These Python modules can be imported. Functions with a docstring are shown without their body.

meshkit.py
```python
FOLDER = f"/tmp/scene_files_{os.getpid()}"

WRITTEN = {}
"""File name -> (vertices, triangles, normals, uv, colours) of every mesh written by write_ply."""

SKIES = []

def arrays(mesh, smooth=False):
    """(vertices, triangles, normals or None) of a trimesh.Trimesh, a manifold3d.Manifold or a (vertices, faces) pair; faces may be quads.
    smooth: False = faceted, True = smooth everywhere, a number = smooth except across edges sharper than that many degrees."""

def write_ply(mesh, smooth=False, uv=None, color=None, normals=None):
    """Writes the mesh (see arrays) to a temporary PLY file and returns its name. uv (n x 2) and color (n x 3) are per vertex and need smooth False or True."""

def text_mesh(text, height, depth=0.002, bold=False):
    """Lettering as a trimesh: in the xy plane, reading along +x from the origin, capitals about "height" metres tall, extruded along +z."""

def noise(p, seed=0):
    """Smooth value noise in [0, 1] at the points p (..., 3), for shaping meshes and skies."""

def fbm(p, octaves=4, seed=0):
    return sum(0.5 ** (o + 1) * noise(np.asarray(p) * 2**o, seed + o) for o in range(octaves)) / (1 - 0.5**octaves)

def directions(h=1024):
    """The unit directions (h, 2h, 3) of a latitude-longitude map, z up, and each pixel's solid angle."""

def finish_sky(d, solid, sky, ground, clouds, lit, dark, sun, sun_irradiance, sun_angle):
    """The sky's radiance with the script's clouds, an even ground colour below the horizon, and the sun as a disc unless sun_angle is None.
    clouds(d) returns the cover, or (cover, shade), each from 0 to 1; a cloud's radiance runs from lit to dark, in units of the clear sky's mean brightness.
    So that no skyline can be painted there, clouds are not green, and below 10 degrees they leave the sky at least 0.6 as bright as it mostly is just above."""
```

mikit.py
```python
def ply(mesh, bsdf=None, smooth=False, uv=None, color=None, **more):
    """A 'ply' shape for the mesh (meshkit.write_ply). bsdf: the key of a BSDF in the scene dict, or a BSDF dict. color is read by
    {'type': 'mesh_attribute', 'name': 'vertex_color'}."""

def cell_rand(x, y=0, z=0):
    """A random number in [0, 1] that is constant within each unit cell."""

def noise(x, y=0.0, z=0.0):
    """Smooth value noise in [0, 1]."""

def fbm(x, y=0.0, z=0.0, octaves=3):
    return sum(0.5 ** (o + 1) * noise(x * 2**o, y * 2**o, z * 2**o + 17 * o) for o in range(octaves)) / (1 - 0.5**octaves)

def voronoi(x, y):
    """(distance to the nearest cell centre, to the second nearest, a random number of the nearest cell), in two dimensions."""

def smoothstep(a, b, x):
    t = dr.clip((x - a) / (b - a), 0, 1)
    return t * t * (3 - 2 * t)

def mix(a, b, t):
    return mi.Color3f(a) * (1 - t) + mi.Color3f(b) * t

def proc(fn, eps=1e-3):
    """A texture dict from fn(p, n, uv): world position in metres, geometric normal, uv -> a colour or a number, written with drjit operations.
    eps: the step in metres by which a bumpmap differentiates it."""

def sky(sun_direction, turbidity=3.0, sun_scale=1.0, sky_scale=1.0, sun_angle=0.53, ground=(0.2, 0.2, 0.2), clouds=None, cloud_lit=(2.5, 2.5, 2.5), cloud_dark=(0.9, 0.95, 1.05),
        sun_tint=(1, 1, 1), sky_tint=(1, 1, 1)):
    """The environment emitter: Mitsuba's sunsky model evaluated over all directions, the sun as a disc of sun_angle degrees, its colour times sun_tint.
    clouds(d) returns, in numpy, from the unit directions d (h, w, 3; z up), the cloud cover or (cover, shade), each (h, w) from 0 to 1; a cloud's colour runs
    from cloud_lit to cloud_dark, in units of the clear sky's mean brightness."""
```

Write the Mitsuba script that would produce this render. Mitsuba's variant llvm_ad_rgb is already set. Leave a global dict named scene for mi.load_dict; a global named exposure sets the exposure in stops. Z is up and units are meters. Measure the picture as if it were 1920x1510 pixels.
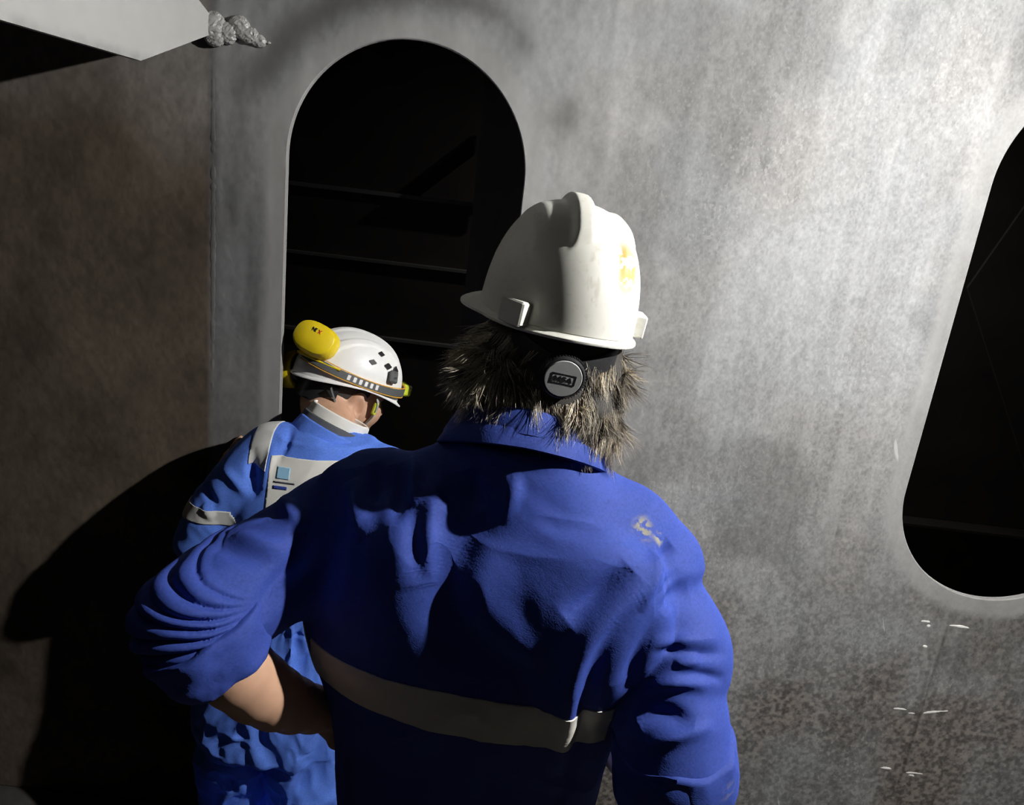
import math, random
import numpy as np, trimesh, shapely, shapely.geometry as sg
import mitsuba as mi, drjit as dr
from scipy.interpolate import PchipInterpolator, CubicSpline
from scipy.spatial import cKDTree
from scipy.sparse import coo_matrix, diags
import mikit, meshkit
from mikit import proc, noise, fbm, smoothstep, mix
T = mi.ScalarTransform4f
rng = np.random.default_rng(7)
random.seed(7)
scene, labels = {}, {}

# ------------------------------------------------------------------ camera, light, exposure
CAM = np.array([0, 0, 1.70])
PITCH, ROLL, FPX = math.radians(16.5), math.radians(6.73), 1440.0
fwd = np.array([0, math.cos(PITCH), -math.sin(PITCH)])
r0 = np.array([1.0, 0, 0]); u0 = np.cross(r0, fwd)
cam_up = -math.sin(ROLL) * r0 + math.cos(ROLL) * u0
scene['camera'] = {'type': 'perspective', 'fov': 2 * math.degrees(math.atan(960 / FPX)), 'fov_axis': 'x', 'near_clip': 0.02, 'far_clip': 60.0,
                   'to_world': T().look_at(origin=CAM.tolist(), target=(CAM + fwd).tolist(), up=cam_up.tolist())}
exposure = 0.0
LAMP = np.array([1.25, 0.80, 2.25]); LAMP_AIM = LAMP + np.array([-.61, .12, -.78])  # main lamp, out of view, rakes the bulkhead from the upper right
LAMP_POWER = 13200.0
UNSEEN_REAR_LAMP = np.array([-0.06, -0.12, 1.86]); UNSEEN_REAR_POWER = 3.2  # unseen lamp behind the viewpoint, lifts the dark back and tape
UNSEEN_INNER_LAMP = np.array([.80, 2.75, 2.25]); UNSEEN_INNER_POWER = 520.0  # unseen lamp behind the bulkhead, lights the rear compartment

# ------------------------------------------------------------------ helpers
def add(key, mesh, bsdf, smooth=False, label=None, cat=None, group=None, kind=None, **more):
    if key in scene:
        n = 1
        while f'{key}_{n:03d}' in scene: n += 1
        key = f'{key}_{n:03d}'
    scene[key] = mikit.ply(mesh, bsdf, smooth, **more)
    note(key, label, cat, group, kind)
    return key

def note(key, label=None, cat=None, group=None, kind=None):
    d = {k: v for k, v in (('label', label), ('category', cat), ('group', group), ('kind', kind)) if v}
    if d: labels[key] = {**labels.get(key, {}), **d}

def lin(r, g, b):
    return [((c / 255 + 0.055) / 1.055) ** 2.4 if c > 10 else c / 255 / 12.92 for c in (r, g, b)]

def frame(origin, forward, up):
    f = np.asarray(forward, float); f /= np.linalg.norm(f)
    r = np.cross(f, up); r /= np.linalg.norm(r)
    u = np.cross(r, f)
    M = np.eye(4); M[:3, 0], M[:3, 1], M[:3, 2], M[:3, 3] = r, f, u, origin
    return M

def place(mesh, M):
    if isinstance(mesh, tuple): mesh = trimesh.Trimesh(mesh[0], mesh[1], process=False)
    m = mesh.copy(); m.apply_transform(M); return m

def cat_meshes(ms): return trimesh.util.concatenate(ms)

def grid_mesh(P, closed_u=False, closed_v=False):
    """quads over a (nu, nv, 3) array of points"""
    nu, nv = P.shape[:2]
    i = np.arange(nu if closed_u else nu - 1); j = np.arange(nv if closed_v else nv - 1)
    I, J = np.meshgrid(i, j, indexing='ij')
    a = I * nv + J; b = ((I + 1) % nu) * nv + J; c = ((I + 1) % nu) * nv + (J + 1) % nv; d = I * nv + (J + 1) % nv
    q = np.stack([a, b, c, d], -1).reshape(-1, 4)
    return trimesh.Trimesh(P.reshape(-1, 3), np.vstack([q[:, [0, 1, 2]], q[:, [0, 2, 3]]]), process=False)

def smooth_path(pts, n):
    pts = np.asarray(pts, float)
    s = np.r_[0, np.cumsum(np.linalg.norm(np.diff(pts, axis=0), axis=1))]
    u = np.linspace(0, s[-1], n)
    return CubicSpline(s, pts)(u) if len(pts) > 2 else np.stack([np.interp(u, s, pts[:, k]) for k in range(pts.shape[1])], 1)

def tube(pts, r, sides=8, n=None, caps=True, flat=1.0, normal=None):
    """tube along a path; flat < 1 squashes it along the given normal"""
    p = smooth_path(pts, n) if n else np.asarray(pts, float)
    r = np.broadcast_to(np.interp(np.linspace(0, 1, len(p)), np.linspace(0, 1, np.size(r)), np.ravel(r)), (len(p),))
    t = np.gradient(p, axis=0); t /= np.linalg.norm(t, axis=1, keepdims=True)
    if normal is None:
        a = np.cross(t, np.where(np.abs(t[:, 2:]) < 0.9, [0, 0, 1.0], [1.0, 0, 0]))
    else:
        a = np.cross(t, normal)
    a /= np.linalg.norm(a, axis=1, keepdims=True)
    b = np.cross(a, t)
    ang = np.arange(sides) * 2 * np.pi / sides
    P = p[:, None] + r[:, None, None] * (np.cos(ang)[None, :, None] * a[:, None] + flat * np.sin(ang)[None, :, None] * b[:, None])
    m = grid_mesh(P, closed_v=True)
    if caps:
        v = np.vstack([m.vertices, p[:1], p[-1:]]); k = len(m.vertices); i = np.arange(sides); L = (len(p) - 1) * sides
        f = np.vstack([m.faces, np.stack([i, (i + 1) % sides, np.full(sides, k)], 1), np.stack([(i + 1) % sides + L, i + L, np.full(sides, k + 1)], 1)])
        m = trimesh.Trimesh(v, f, process=False)
    m.fix_normals()
    return m

def box(cx, cy, cz, sx, sy, sz, bev=0.0):
    if not bev:
        m = trimesh.creation.box([sx, sy, sz])
    else:
        s = np.array([sx, sy, sz]) / 2
        pts = [np.array([a, b, c]) * s - np.array([a * (k != 0), b * (k != 1), c * (k != 2)]) * bev for a in (-1, 1) for b in (-1, 1) for c in (-1, 1) for k in range(3)]
        m = trimesh.convex.convex_hull(np.array(pts))
    m.apply_translation([cx, cy, cz]); return m

def extrude(poly, depth, bev=0.0):
    """polygon in xy extruded along +z from 0 with chamfered front (z = depth) edges"""
    if not bev:
        return trimesh.creation.extrude_polygon(poly, depth, engine='earcut')
    a = trimesh.creation.extrude_polygon(poly, depth - bev, engine='earcut')
    rings = [poly.exterior, *poly.interiors]
    inner = poly.buffer(-bev, join_style=2, mitre_limit=3)
    keep = [f for f, n in zip(a.faces, a.face_normals) if n[2] < 0.9]
    parts = [trimesh.Trimesh(a.vertices, np.array(keep), process=False)]
    cap = trimesh.creation.extrude_polygon(inner, bev, engine='earcut')
    cap.apply_translation([0, 0, depth - bev])
    top = cap.face_normals[:, 2] > 0.9
    parts.append(trimesh.Trimesh(cap.vertices, cap.faces[top], process=False))
    for ro in rings:
        P = np.array(ro.coords)[:-1]
        d = np.roll(P, -1, 0) - np.roll(P, 1, 0); d /= np.linalg.norm(d, axis=1, keepdims=True)
        nrm = np.stack([-d[:, 1], d[:, 0]], 1)
        test = shapely.contains_xy(poly, P[:, 0] + nrm[:, 0] * bev * .5, P[:, 1] + nrm[:, 1] * bev * .5)
        nrm *= np.where(test, 1, -1)[:, None]
        Q = P + nrm * bev
        G = np.stack([np.c_[P, np.full(len(P), depth - bev)], np.c_[Q, np.full(len(P), depth)]], 1)
        g = grid_mesh(G, closed_u=True)
        if g.face_normals[:, 2].mean() < 0: g.invert()
        parts.append(g)
    return cat_meshes(parts)

# ---- signed distance fields on a grid, meshed by surface nets
class Field:
    def __init__(self, lo, hi, h):
        self.lo, self.h = np.asarray(lo, float), h
        self.n = np.ceil((np.asarray(hi) - self.lo) / h).astype(int) + 1
        self.V = np.full(self.n, 0.2, np.float32)
        self.ax = [self.lo[k] + h * np.arange(self.n[k]) for k in range(3)]
    def sub(self, lo, hi):
        a = np.clip(np.floor((np.asarray(lo) - self.lo) / self.h).astype(int), 0, self.n - 1)
        b = np.clip(np.ceil((np.asarray(hi) - self.lo) / self.h).astype(int) + 1, a + 1, self.n)
        sl = tuple(slice(x, y) for x, y in zip(a, b))
        g = np.meshgrid(*[self.ax[k][sl[k]] for k in range(3)], indexing='ij')
        return sl, [x.astype(np.float32) for x in g]
    def put(self, sl, d, k):
        v = self.V[sl]
        if k > 0:
            hh = np.maximum(k - np.abs(v - d), 0) / k
            self.V[sl] = np.minimum(v, d) - hh * hh * k * 0.25
        else:
            self.V[sl] = np.minimum(v, d)
    def cone(self, a, b, r1, r2, k=0.02, squash=None):
        a, b = np.asarray(a, float), np.asarray(b, float); R = max(r1, r2) + k + 3 * self.h
        sl, (X, Y, Z) = self.sub(np.minimum(a, b) - R, np.maximum(a, b) + R)
        ba = b - a; L = max(ba @ ba, 1e-12)
        t = np.clip(((X - a[0]) * ba[0] + (Y - a[1]) * ba[1] + (Z - a[2]) * ba[2]) / L, 0, 1)
        d = np.sqrt((X - a[0] - t * ba[0]) ** 2 + (Y - a[1] - t * ba[1]) ** 2 + (Z - a[2] - t * ba[2]) ** 2) - (r1 + t * (r2 - r1))
        self.put(sl, d, k); return self
    def chain(self, pts, rs, k=0.02, n=None):
        if n:
            q = smooth_path(np.c_[np.asarray(pts, float), rs], n); pts, rs = q[:, :3], q[:, 3]
        for i in range(len(pts) - 1): self.cone(pts[i], pts[i + 1], rs[i], rs[i + 1], k)
        return self
    def cut(self, a, b, r1, r2, k=0.01):
        self.V = -self.V; self.V, W = np.full_like(self.V, 9), self.V
        self.cone(a, b, r1, r2, 0); C = self.V; self.V = np.maximum(W * -1, -C); return self
    def ell(self, c, r, k=0.02, M=None, cut=False):
        c, r = np.asarray(c, float), np.asarray(r, float); R = r.max() + k + 3 * self.h
        sl, g = self.sub(c - R, c + R)
        q = np.stack([g[i] - c[i] for i in range(3)], -1)
        if M is not None: q = q @ np.asarray(M, float)[:3, :3].astype(np.float32)
        l0 = np.sqrt(((q / r) ** 2).sum(-1)); l1 = np.sqrt(((q / r ** 2) ** 2).sum(-1)) + 1e-9
        d = (l0 * (l0 - 1) / l1).astype(np.float32)
        if cut:
            v = self.V[sl]; hh = np.maximum(k - np.abs(v + d), 0) / max(k, 1e-6)
            self.V[sl] = np.maximum(v, -d) + hh * hh * k * .25
        else: self.put(sl, d, k)
        return self
    def loft(self, rows, k=0.02):
        """rows of (z, cx, cy, a, b, n): stacked superellipse sections"""
        R = np.array(rows, float); f = PchipInterpolator(R[:, 0], R[:, 1:])
        lo = [(R[:, 1] - R[:, 3]).min() - k, (R[:, 2] - R[:, 4]).min() - k, R[0, 0]]; hi = [(R[:, 1] + R[:, 3]).max() + k, (R[:, 2] + R[:, 4]).max() + k, R[-1, 0]]
        sl, (X, Y, Z) = self.sub(np.array(lo) - 3 * self.h, np.array(hi) + 3 * self.h)
        z = np.clip(Z[0, 0], R[0, 0], R[-1, 0]); cx, cy, a, b, n = [np.float32(f(z)[:, i])[None, None, :] for i in range(5)]
        q = ((np.abs(X - cx) / a) ** n + (np.abs(Y - cy) / b) ** n) ** (1 / n) + 1e-6
        d = (1 - 1 / q) * np.sqrt((X - cx) ** 2 + (Y - cy) ** 2)
        d = np.where(q < .3, -np.minimum(a, b) * .7, d)
        d = np.maximum(d, np.maximum(R[0, 0] - Z, Z - R[-1, 0])).astype(np.float32)
        self.put(sl, d, k); return self
    def cutz(self, z, above=True):
        Z = self.ax[2][None, None, :]
        self.V = np.maximum(self.V, ((Z - z) if above else (z - Z)).astype(np.float32)); return self
    def mesh(self, smooth=4):
        V, h = self.V, self.h
        V[0], V[-1], V[:, 0], V[:, -1], V[:, :, 0], V[:, :, -1] = [np.maximum(x, h) for x in (V[0], V[-1], V[:, 0], V[:, -1], V[:, :, 0], V[:, :, -1])]
        neg = V < 0; nx, ny, nz = V.shape
        acc = np.zeros((nx - 1, ny - 1, nz - 1, 4), np.float32); faces = []
        def shifts(ax):
            o = [i for i in range(3) if i != ax]
            for s0 in (0, -1):
                for s1 in (0, -1):
                    s = [0, 0, 0]; s[o[0]], s[o[1]] = s0, s1; yield s
        edges = []
        for ax in range(3):
            a = [slice(None)] * 3; b = [slice(None)] * 3; a[ax], b[ax] = slice(0, -1), slice(1, None)
            idx = np.argwhere(neg[tuple(a)] != neg[tuple(b)])
            step = np.eye(3, dtype=int)[ax]; j = idx + step
            va, vb = V[tuple(idx.T)], V[tuple(j.T)]; t = va / (va - vb)
            p = idx.astype(float); p[:, ax] += t
            edges.append((ax, idx, va < 0))
            for s in shifts(ax):
                c = idx + s
                np.add.at(acc, tuple(c.T), np.c_[p, np.ones(len(p))])
        used = acc[..., 3] > 0; ids = np.full(used.shape, -1); ids[used] = np.arange(used.sum())
        v = acc[used]; v = v[:, :3] / v[:, 3:] * h + self.lo
        for ax, idx, inside in edges:
            q = [ids[tuple((idx + s).T)] for s in shifts(ax)]
            Q = np.stack([q[0], q[1], q[3], q[2]], 1)
            flip = inside if ax != 1 else ~inside
            Q = np.where(flip[:, None], Q, Q[:, ::-1]); faces.append(Q)
        Q = np.vstack(faces)
        m = trimesh.Trimesh(v, np.vstack([Q[:, [0, 1, 2]], Q[:, [0, 2, 3]]]), process=False)
        if m.volume < 0: m.invert()
        return taubin(m, smooth)

def taubin(m, n):
    f, v = m.faces, np.array(m.vertices)
    i = np.r_[f[:, 0], f[:, 1], f[:, 2]]; j = np.r_[f[:, 1], f[:, 2], f[:, 0]]
    A = coo_matrix((np.ones(2 * len(i)), (np.r_[i, j], np.r_[j, i])), (len(v), len(v))).tocsr(); A.data[:] = 1
    A = diags(1 / np.maximum(np.asarray(A.sum(1)).ravel(), 1)) @ A
    for _ in range(n):
        for w in (.5, -.515): v = v + w * (A @ v - v)
    return trimesh.Trimesh(v, f, process=False)

def subdivide(m, times=1):
    v, f = np.array(m.vertices), np.array(m.faces)
    for _ in range(times): v, f = trimesh.remesh.subdivide(v, f)
    m = trimesh.Trimesh(v, f, process=False); m.merge_vertices()
    return m

def normals_of(m):
    v, f = m.vertices, m.faces
    n = np.zeros_like(v); c = np.cross(v[f[:, 1]] - v[f[:, 0]], v[f[:, 2]] - v[f[:, 0]])
    for k in range(3): np.add.at(n, f[:, k], c)
    return n / (np.linalg.norm(n, axis=1, keepdims=True) + 1e-20)

sm = lambda x, a, b: np.clip((x - a) / (b - a), 0, 1) ** 2 * (3 - 2 * np.clip((x - a) / (b - a), 0, 1))
def fold(m, folds, gain=1.0):
    """sculpts cloth folds: each (points, height, width on one side, width on the other); height < 0 presses a crease in"""
    v = np.array(m.vertices); n = normals_of(m); tree = cKDTree(v); out = np.zeros(len(v))
    for pts, hgt, w1, w2 in folds:
        p = smooth_path(pts, max(24, 12 * len(pts))); t = np.gradient(p, axis=0); t /= np.linalg.norm(t, axis=1, keepdims=True)
        W = 3 * max(w1, w2)
        ids = np.unique(np.concatenate([np.array(x, int) for x in tree.query_ball_point(p, W)]))
        if not len(ids): continue
        d, j = cKDTree(p).query(v[ids]); q = v[ids] - p[j]
        side = np.einsum('ij,ij->i', np.cross(t[j], n[ids]), q)
        w = np.where(side > 0, w1, w2); s = j / (len(p) - 1)
        taper = np.sin(np.pi * np.clip(s, 0.0, 1)) ** .9; hh = math.copysign(min(abs(gain * hgt), .92 * min(w1, w2)), hgt)
        out[ids] += hh * taper * np.exp(-(d / w) ** 2)
    return trimesh.Trimesh(v + n * out[:, None], m.faces, process=False)

def crumple(m, amp, freq, seed=0, stretch=(1, 1, 1)):
    v = np.array(m.vertices); n = normals_of(m)
    q = v * np.asarray(stretch) * freq
    d = 1 - np.abs(2 * meshkit.fbm(q + 3 * meshkit.fbm(q * .5, 2, seed + 9)[:, None], 3, seed) - 1) * 2
    return trimesh.Trimesh(v + n * (amp * (d - .5))[:, None], m.faces, process=False)

# ------------------------------------------------------------------ materials
def mat(name, d): scene[name] = d; return name
def prin(color, rough=.5, spec=.5, metallic=0.0, **more):
    c = color if isinstance(color, dict) else {'type': 'rgb', 'value': list(map(float, color))}
    return {'type': 'principled', 'base_color': c, 'roughness': rough, 'specular': spec, 'metallic': metallic, **more}

def two(d): return {'type': 'twosided', 'nested': d}

def slot_mask(x, z, cx, r, zt, zb):
    """distance to the rim of a stadium-shaped cut-out (positive outside)"""
    zz = dr.clip(z, zb, zt)
    return dr.sqrt(dr.square(x - cx) + dr.square(z - zz)) - r

HOLES = [(-0.2835, 0.2535, 1.684, 0.96), (1.197, 0.2535, 1.787, 1.093)]

def wall_color(p, n, uv):
    x, z = p.x, p.z
    big = fbm(x * 1.7 + 5, z * 1.7 + 2, 0, 4)
    mid = fbm(x * 6 + 3, z * 5 + 9, 1, 4)
    streak = fbm(x * 28, z * 2.2, 3, 3)
    fine = fbm(x * 90, z * 60, 5, 3)
    g = 0.30 + 0.20 * (big - .5) + 0.13 * (mid - .5) + 0.12 * (streak - .5) + 0.10 * (fine - .5) + 0.13 * (fbm(x * 230, z * 170, 2, 2) - .5) * smoothstep(-.2, .6, x)
    c = mix(mi.Color3f(1.0, .985, .965), mi.Color3f(.97, .99, 1.0), smoothstep(.35, .65, mid)) * g
    # pale runs and drips of the primer, and the salt-like specks
    sp = noise(x * 190 + z * 20, z * 120, 8) * .65 + noise(x * 420, z * 300, 9) * .35; reg = smoothstep(.46, .66, fbm(x * 2.6 + 40, z * 2.2 + 7, 2, 3))
    c = mix(c, mi.Color3f(.48, .475, .46), smoothstep(.66, .80, sp) * reg * .42 * smoothstep(.02, .3, x))
    runs = smoothstep(.60, .80, noise(x * 70 + z * 3, z * 3.2, 4)) * smoothstep(.38, .62, fbm(x * 4, z * 5, 6, 3)) * smoothstep(.35, .75, x)
    c = mix(c, mi.Color3f(.45, .445, .435), runs * .20)
    dk = smoothstep(.52, .70, fbm(x * 3.2 + 17, z * 3.0 + 3, 5, 4)) * smoothstep(.0, .3, x)
    c = c * (1 - .30 * dk)
    # rust-brown dirt low on the right plate
    low = smoothstep(1.12, .42, z + .42 * (fbm(x * 2.6 + 11, z * 2.6, 4, 4) - .5)) * smoothstep(-.1, .3, x)
    rust = smoothstep(.42, .66, fbm(x * 3.4 + 2, z * 4.2 + 31, 7, 5))
    speck = smoothstep(.25, .75, fbm(x * 105, z * 105, 2, 4))
    c = c * (1 - low * .34 * (1 - speck))
    c = mix(c, mi.Color3f(.150, .126, .105) * (0.35 + 1.2 * speck), low * rust * .70)
    c = c * (1 - .35 * dr.exp(-dr.square((x - 1.1345 + .004 * (mid - .5)) / .004)) * smoothstep(.30, .55, fbm(z * 9, 3, 1, 3)) * smoothstep(.86, .80, z))
    # the plate left of the butt seam: brown mill scale
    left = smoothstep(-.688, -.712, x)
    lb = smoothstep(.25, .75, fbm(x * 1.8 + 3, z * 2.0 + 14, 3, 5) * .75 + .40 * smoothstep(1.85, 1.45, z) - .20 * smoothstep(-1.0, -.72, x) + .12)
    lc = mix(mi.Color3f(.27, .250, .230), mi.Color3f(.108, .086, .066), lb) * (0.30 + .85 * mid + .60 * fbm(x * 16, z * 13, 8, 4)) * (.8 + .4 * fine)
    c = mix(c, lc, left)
    c = c * (1 - .30 * dr.exp(-dr.square((x + .697 + .01 * (mid - .5)) / .014)) * smoothstep(.30, .65, fbm(x * 9, z * 5, 9, 2)))
    c = c * (1 - .20 * dr.exp(-dr.square((x + .64 + .03 * (mid - .5)) / .03)) * smoothstep(.40, .65, fbm(x * 12, z * 3, 4, 3)))
    # between seam and cut-out the plate is duller than right of it
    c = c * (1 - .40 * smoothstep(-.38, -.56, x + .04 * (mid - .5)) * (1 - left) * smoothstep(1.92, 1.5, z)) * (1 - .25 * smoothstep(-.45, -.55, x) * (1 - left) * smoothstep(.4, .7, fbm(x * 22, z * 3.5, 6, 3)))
    # ground-clean strip round the cut-outs, scorched patches beyond it
    for cx, r, zt, zb in HOLES:
        d = slot_mask(x, z, cx, r, zt, zb)
        strip = smoothstep(.060, .030, d + .03 * (mid - .5))
        c = mix(c, mi.Color3f(.36, .355, .345) * (.85 + .3 * streak), strip * .6)
        soot = dr.exp(-dr.square((d - .090) / .045)) * smoothstep(.28, .52, fbm(x * 4.2 + 8, z * 4.2 + 3, cx, 3))
        c = mix(c, mi.Color3f(.075, .072, .068), soot * .80 * smoothstep(1.74, 1.86, z) * smoothstep(.3, .1, x))
    # scuffs
    sc = smoothstep(.965, .985, noise(x * 60 + z * 22, z * 4 - x * 2, 12)) * smoothstep(.6, .9, x)
    c = mix(c, mi.Color3f(.62, .62, .61), sc * .5)
    return mi.Color3f(dr.maximum(c, .02))

def wall_bump(p, n, uv):
    return fbm(p.x * 45, p.z * 38, p.y * 40, 4) * .0012 + noise(p.x * 160, p.z * 160, 3) * .0002

def wall_rough(p, n, uv):
    return .48 + .22 * fbm(p.x * 7, p.z * 7, 2, 3)

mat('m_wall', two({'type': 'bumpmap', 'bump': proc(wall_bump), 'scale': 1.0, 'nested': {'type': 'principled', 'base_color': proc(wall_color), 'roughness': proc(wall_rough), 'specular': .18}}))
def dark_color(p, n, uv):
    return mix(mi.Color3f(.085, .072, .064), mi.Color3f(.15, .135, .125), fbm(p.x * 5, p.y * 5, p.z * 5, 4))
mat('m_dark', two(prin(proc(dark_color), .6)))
mat('m_deck', two(prin((.03, .028, .026), .7)))
def floor_color(p, n, uv):
    return mix(mi.Color3f(.035, .032, .030), mi.Color3f(.10, .092, .085), smoothstep(.3, .8, fbm(p.x * 7, p.y * 7, 1, 4)))
mat('m_floor', two(prin(proc(floor_color), .7)))
def bar_color(p, n, uv):
    f = fbm(p.x * 6, p.y * 9, p.z * 9, 4)
    return mix(mi.Color3f(.40, .40, .385), mi.Color3f(.50, .50, .485), f) * (1 - .35 * smoothstep(.02, .0, p.z - 1.812) * fbm(p.y * 40, p.z * 40, 0, 2))
mat('m_bar', two(prin(proc(bar_color), .5)))
mat('m_weld', two({'type': 'bumpmap', 'bump': proc(lambda p, n, uv: fbm(p.x * 150, p.y * 150, p.z * 150, 2) * .002), 'scale': 1.0, 'nested': prin((.36, .35, .34), .35, .7)}))
mat('m_chalk', two(prin((.85, .84, .80), .9)))

def cloth(name, color, dark, weave=1.0, stains=()):
    def col(p, n, uv):
        f = fbm(p.x * 14, p.y * 14, p.z * 14, 3); g = noise(p.x * 420, p.y * 420, p.z * 420)
        c = mix(dark, color, .35 + .65 * f) * (.88 + .24 * g)
        for sx, sy, sz, r in stains:
            d = dr.sqrt(dr.square(p.x - sx) + dr.square(p.y - sy) + dr.square(p.z - sz))
            c = mix(c, mi.Color3f(.26, .24, .12), smoothstep(r, r * .2, d) * smoothstep(.44, .66, fbm(p.x * 120, p.y * 120, p.z * 120, 3)) * .8)
        return c
    def bump(p, n, uv):
        return (noise(p.x * 700, p.y * 700, p.z * 700) * .00016 + fbm(p.x * 60, p.y * 60, p.z * 60, 3) * .0005) * weave
    return mat(name, two({'type': 'bumpmap', 'bump': proc(bump, 5e-4), 'scale': 1.0, 'nested': {'type': 'principled', 'base_color': proc(col), 'roughness': .78, 'specular': .35, 'sheen': .35, 'sheen_tint': .6}}))
mat('m_silver', two(prin((.55, .55, .53), .45, .6))); mat('m_palebue', two(prin((.30, .55, .75), .7)))
mat('m_whitecloth', two(prin((.70, .69, .64), .8)))
mat('m_greycloth', two(prin((.085, .09, .105), .8)))
cloth('m_navy', mi.Color3f(.030, .060, .30), mi.Color3f(.021, .042, .215), stains=((.191, .934, 1.272, .024), (.216, .938, 1.258, .015), (.33, .85, .955, .03)))
cloth('m_blue', mi.Color3f(.105, .225, .76), mi.Color3f(.08, .175, .64))
def tape_color(p, n, uv):
    return mi.Color3f(.52, .50, .45) * (.85 + .3 * fbm(p.x * 25, p.y * 25, p.z * 25, 3))
mat('m_tape', two(prin(proc(tape_color), .45, .6)))
def skin_color(p, n, uv):
    return mix(mi.Color3f(.50, .29, .19), mi.Color3f(.60, .36, .24), fbm(p.x * 40, p.y * 40, p.z * 40, 3))
mat('m_skin', two(prin(proc(skin_color), .5, .4)))

# ------------------------------------------------------------------ the setting
WY = 1.70; FLOOR = -0.08
def stadium(cx, r, zt, zb, n=48):
    a = np.linspace(0, np.pi, n)
    return np.vstack([np.c_[cx + r * np.cos(a), zt + r * np.sin(a)], np.c_[cx - r * np.cos(a), zb - r * np.sin(a)]])
wall_poly = sg.Polygon([(-2.6, FLOOR), (3.2, FLOOR), (3.2, 2.6), (-2.6, 2.6)], [stadium(*h) for h in HOLES])
wm = extrude(wall_poly, .014, .0022)
Mw = np.array([[1, 0, 0, 0], [0, 0, -1, WY + .014], [0, 1, 0, 0], [0, 0, 0, 1.0]])
wm.apply_transform(Mw)
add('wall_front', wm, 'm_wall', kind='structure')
def slab(key, *a, m='m_dark'): return add(key, box(*a), m, kind='structure')
slab('floor', .3, 1.0, FLOOR - .01, 5.8, 4.6, .02, m='m_floor')
slab('unseen_ceiling', .3, 1.0, 2.61, 5.8, 4.6, .02, m='m_deck')  # overhead deck out of view, kept dark so little light bounces
slab('wall_back', .3, 3.31, 1.26, 5.8, .02, 2.68)

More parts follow.
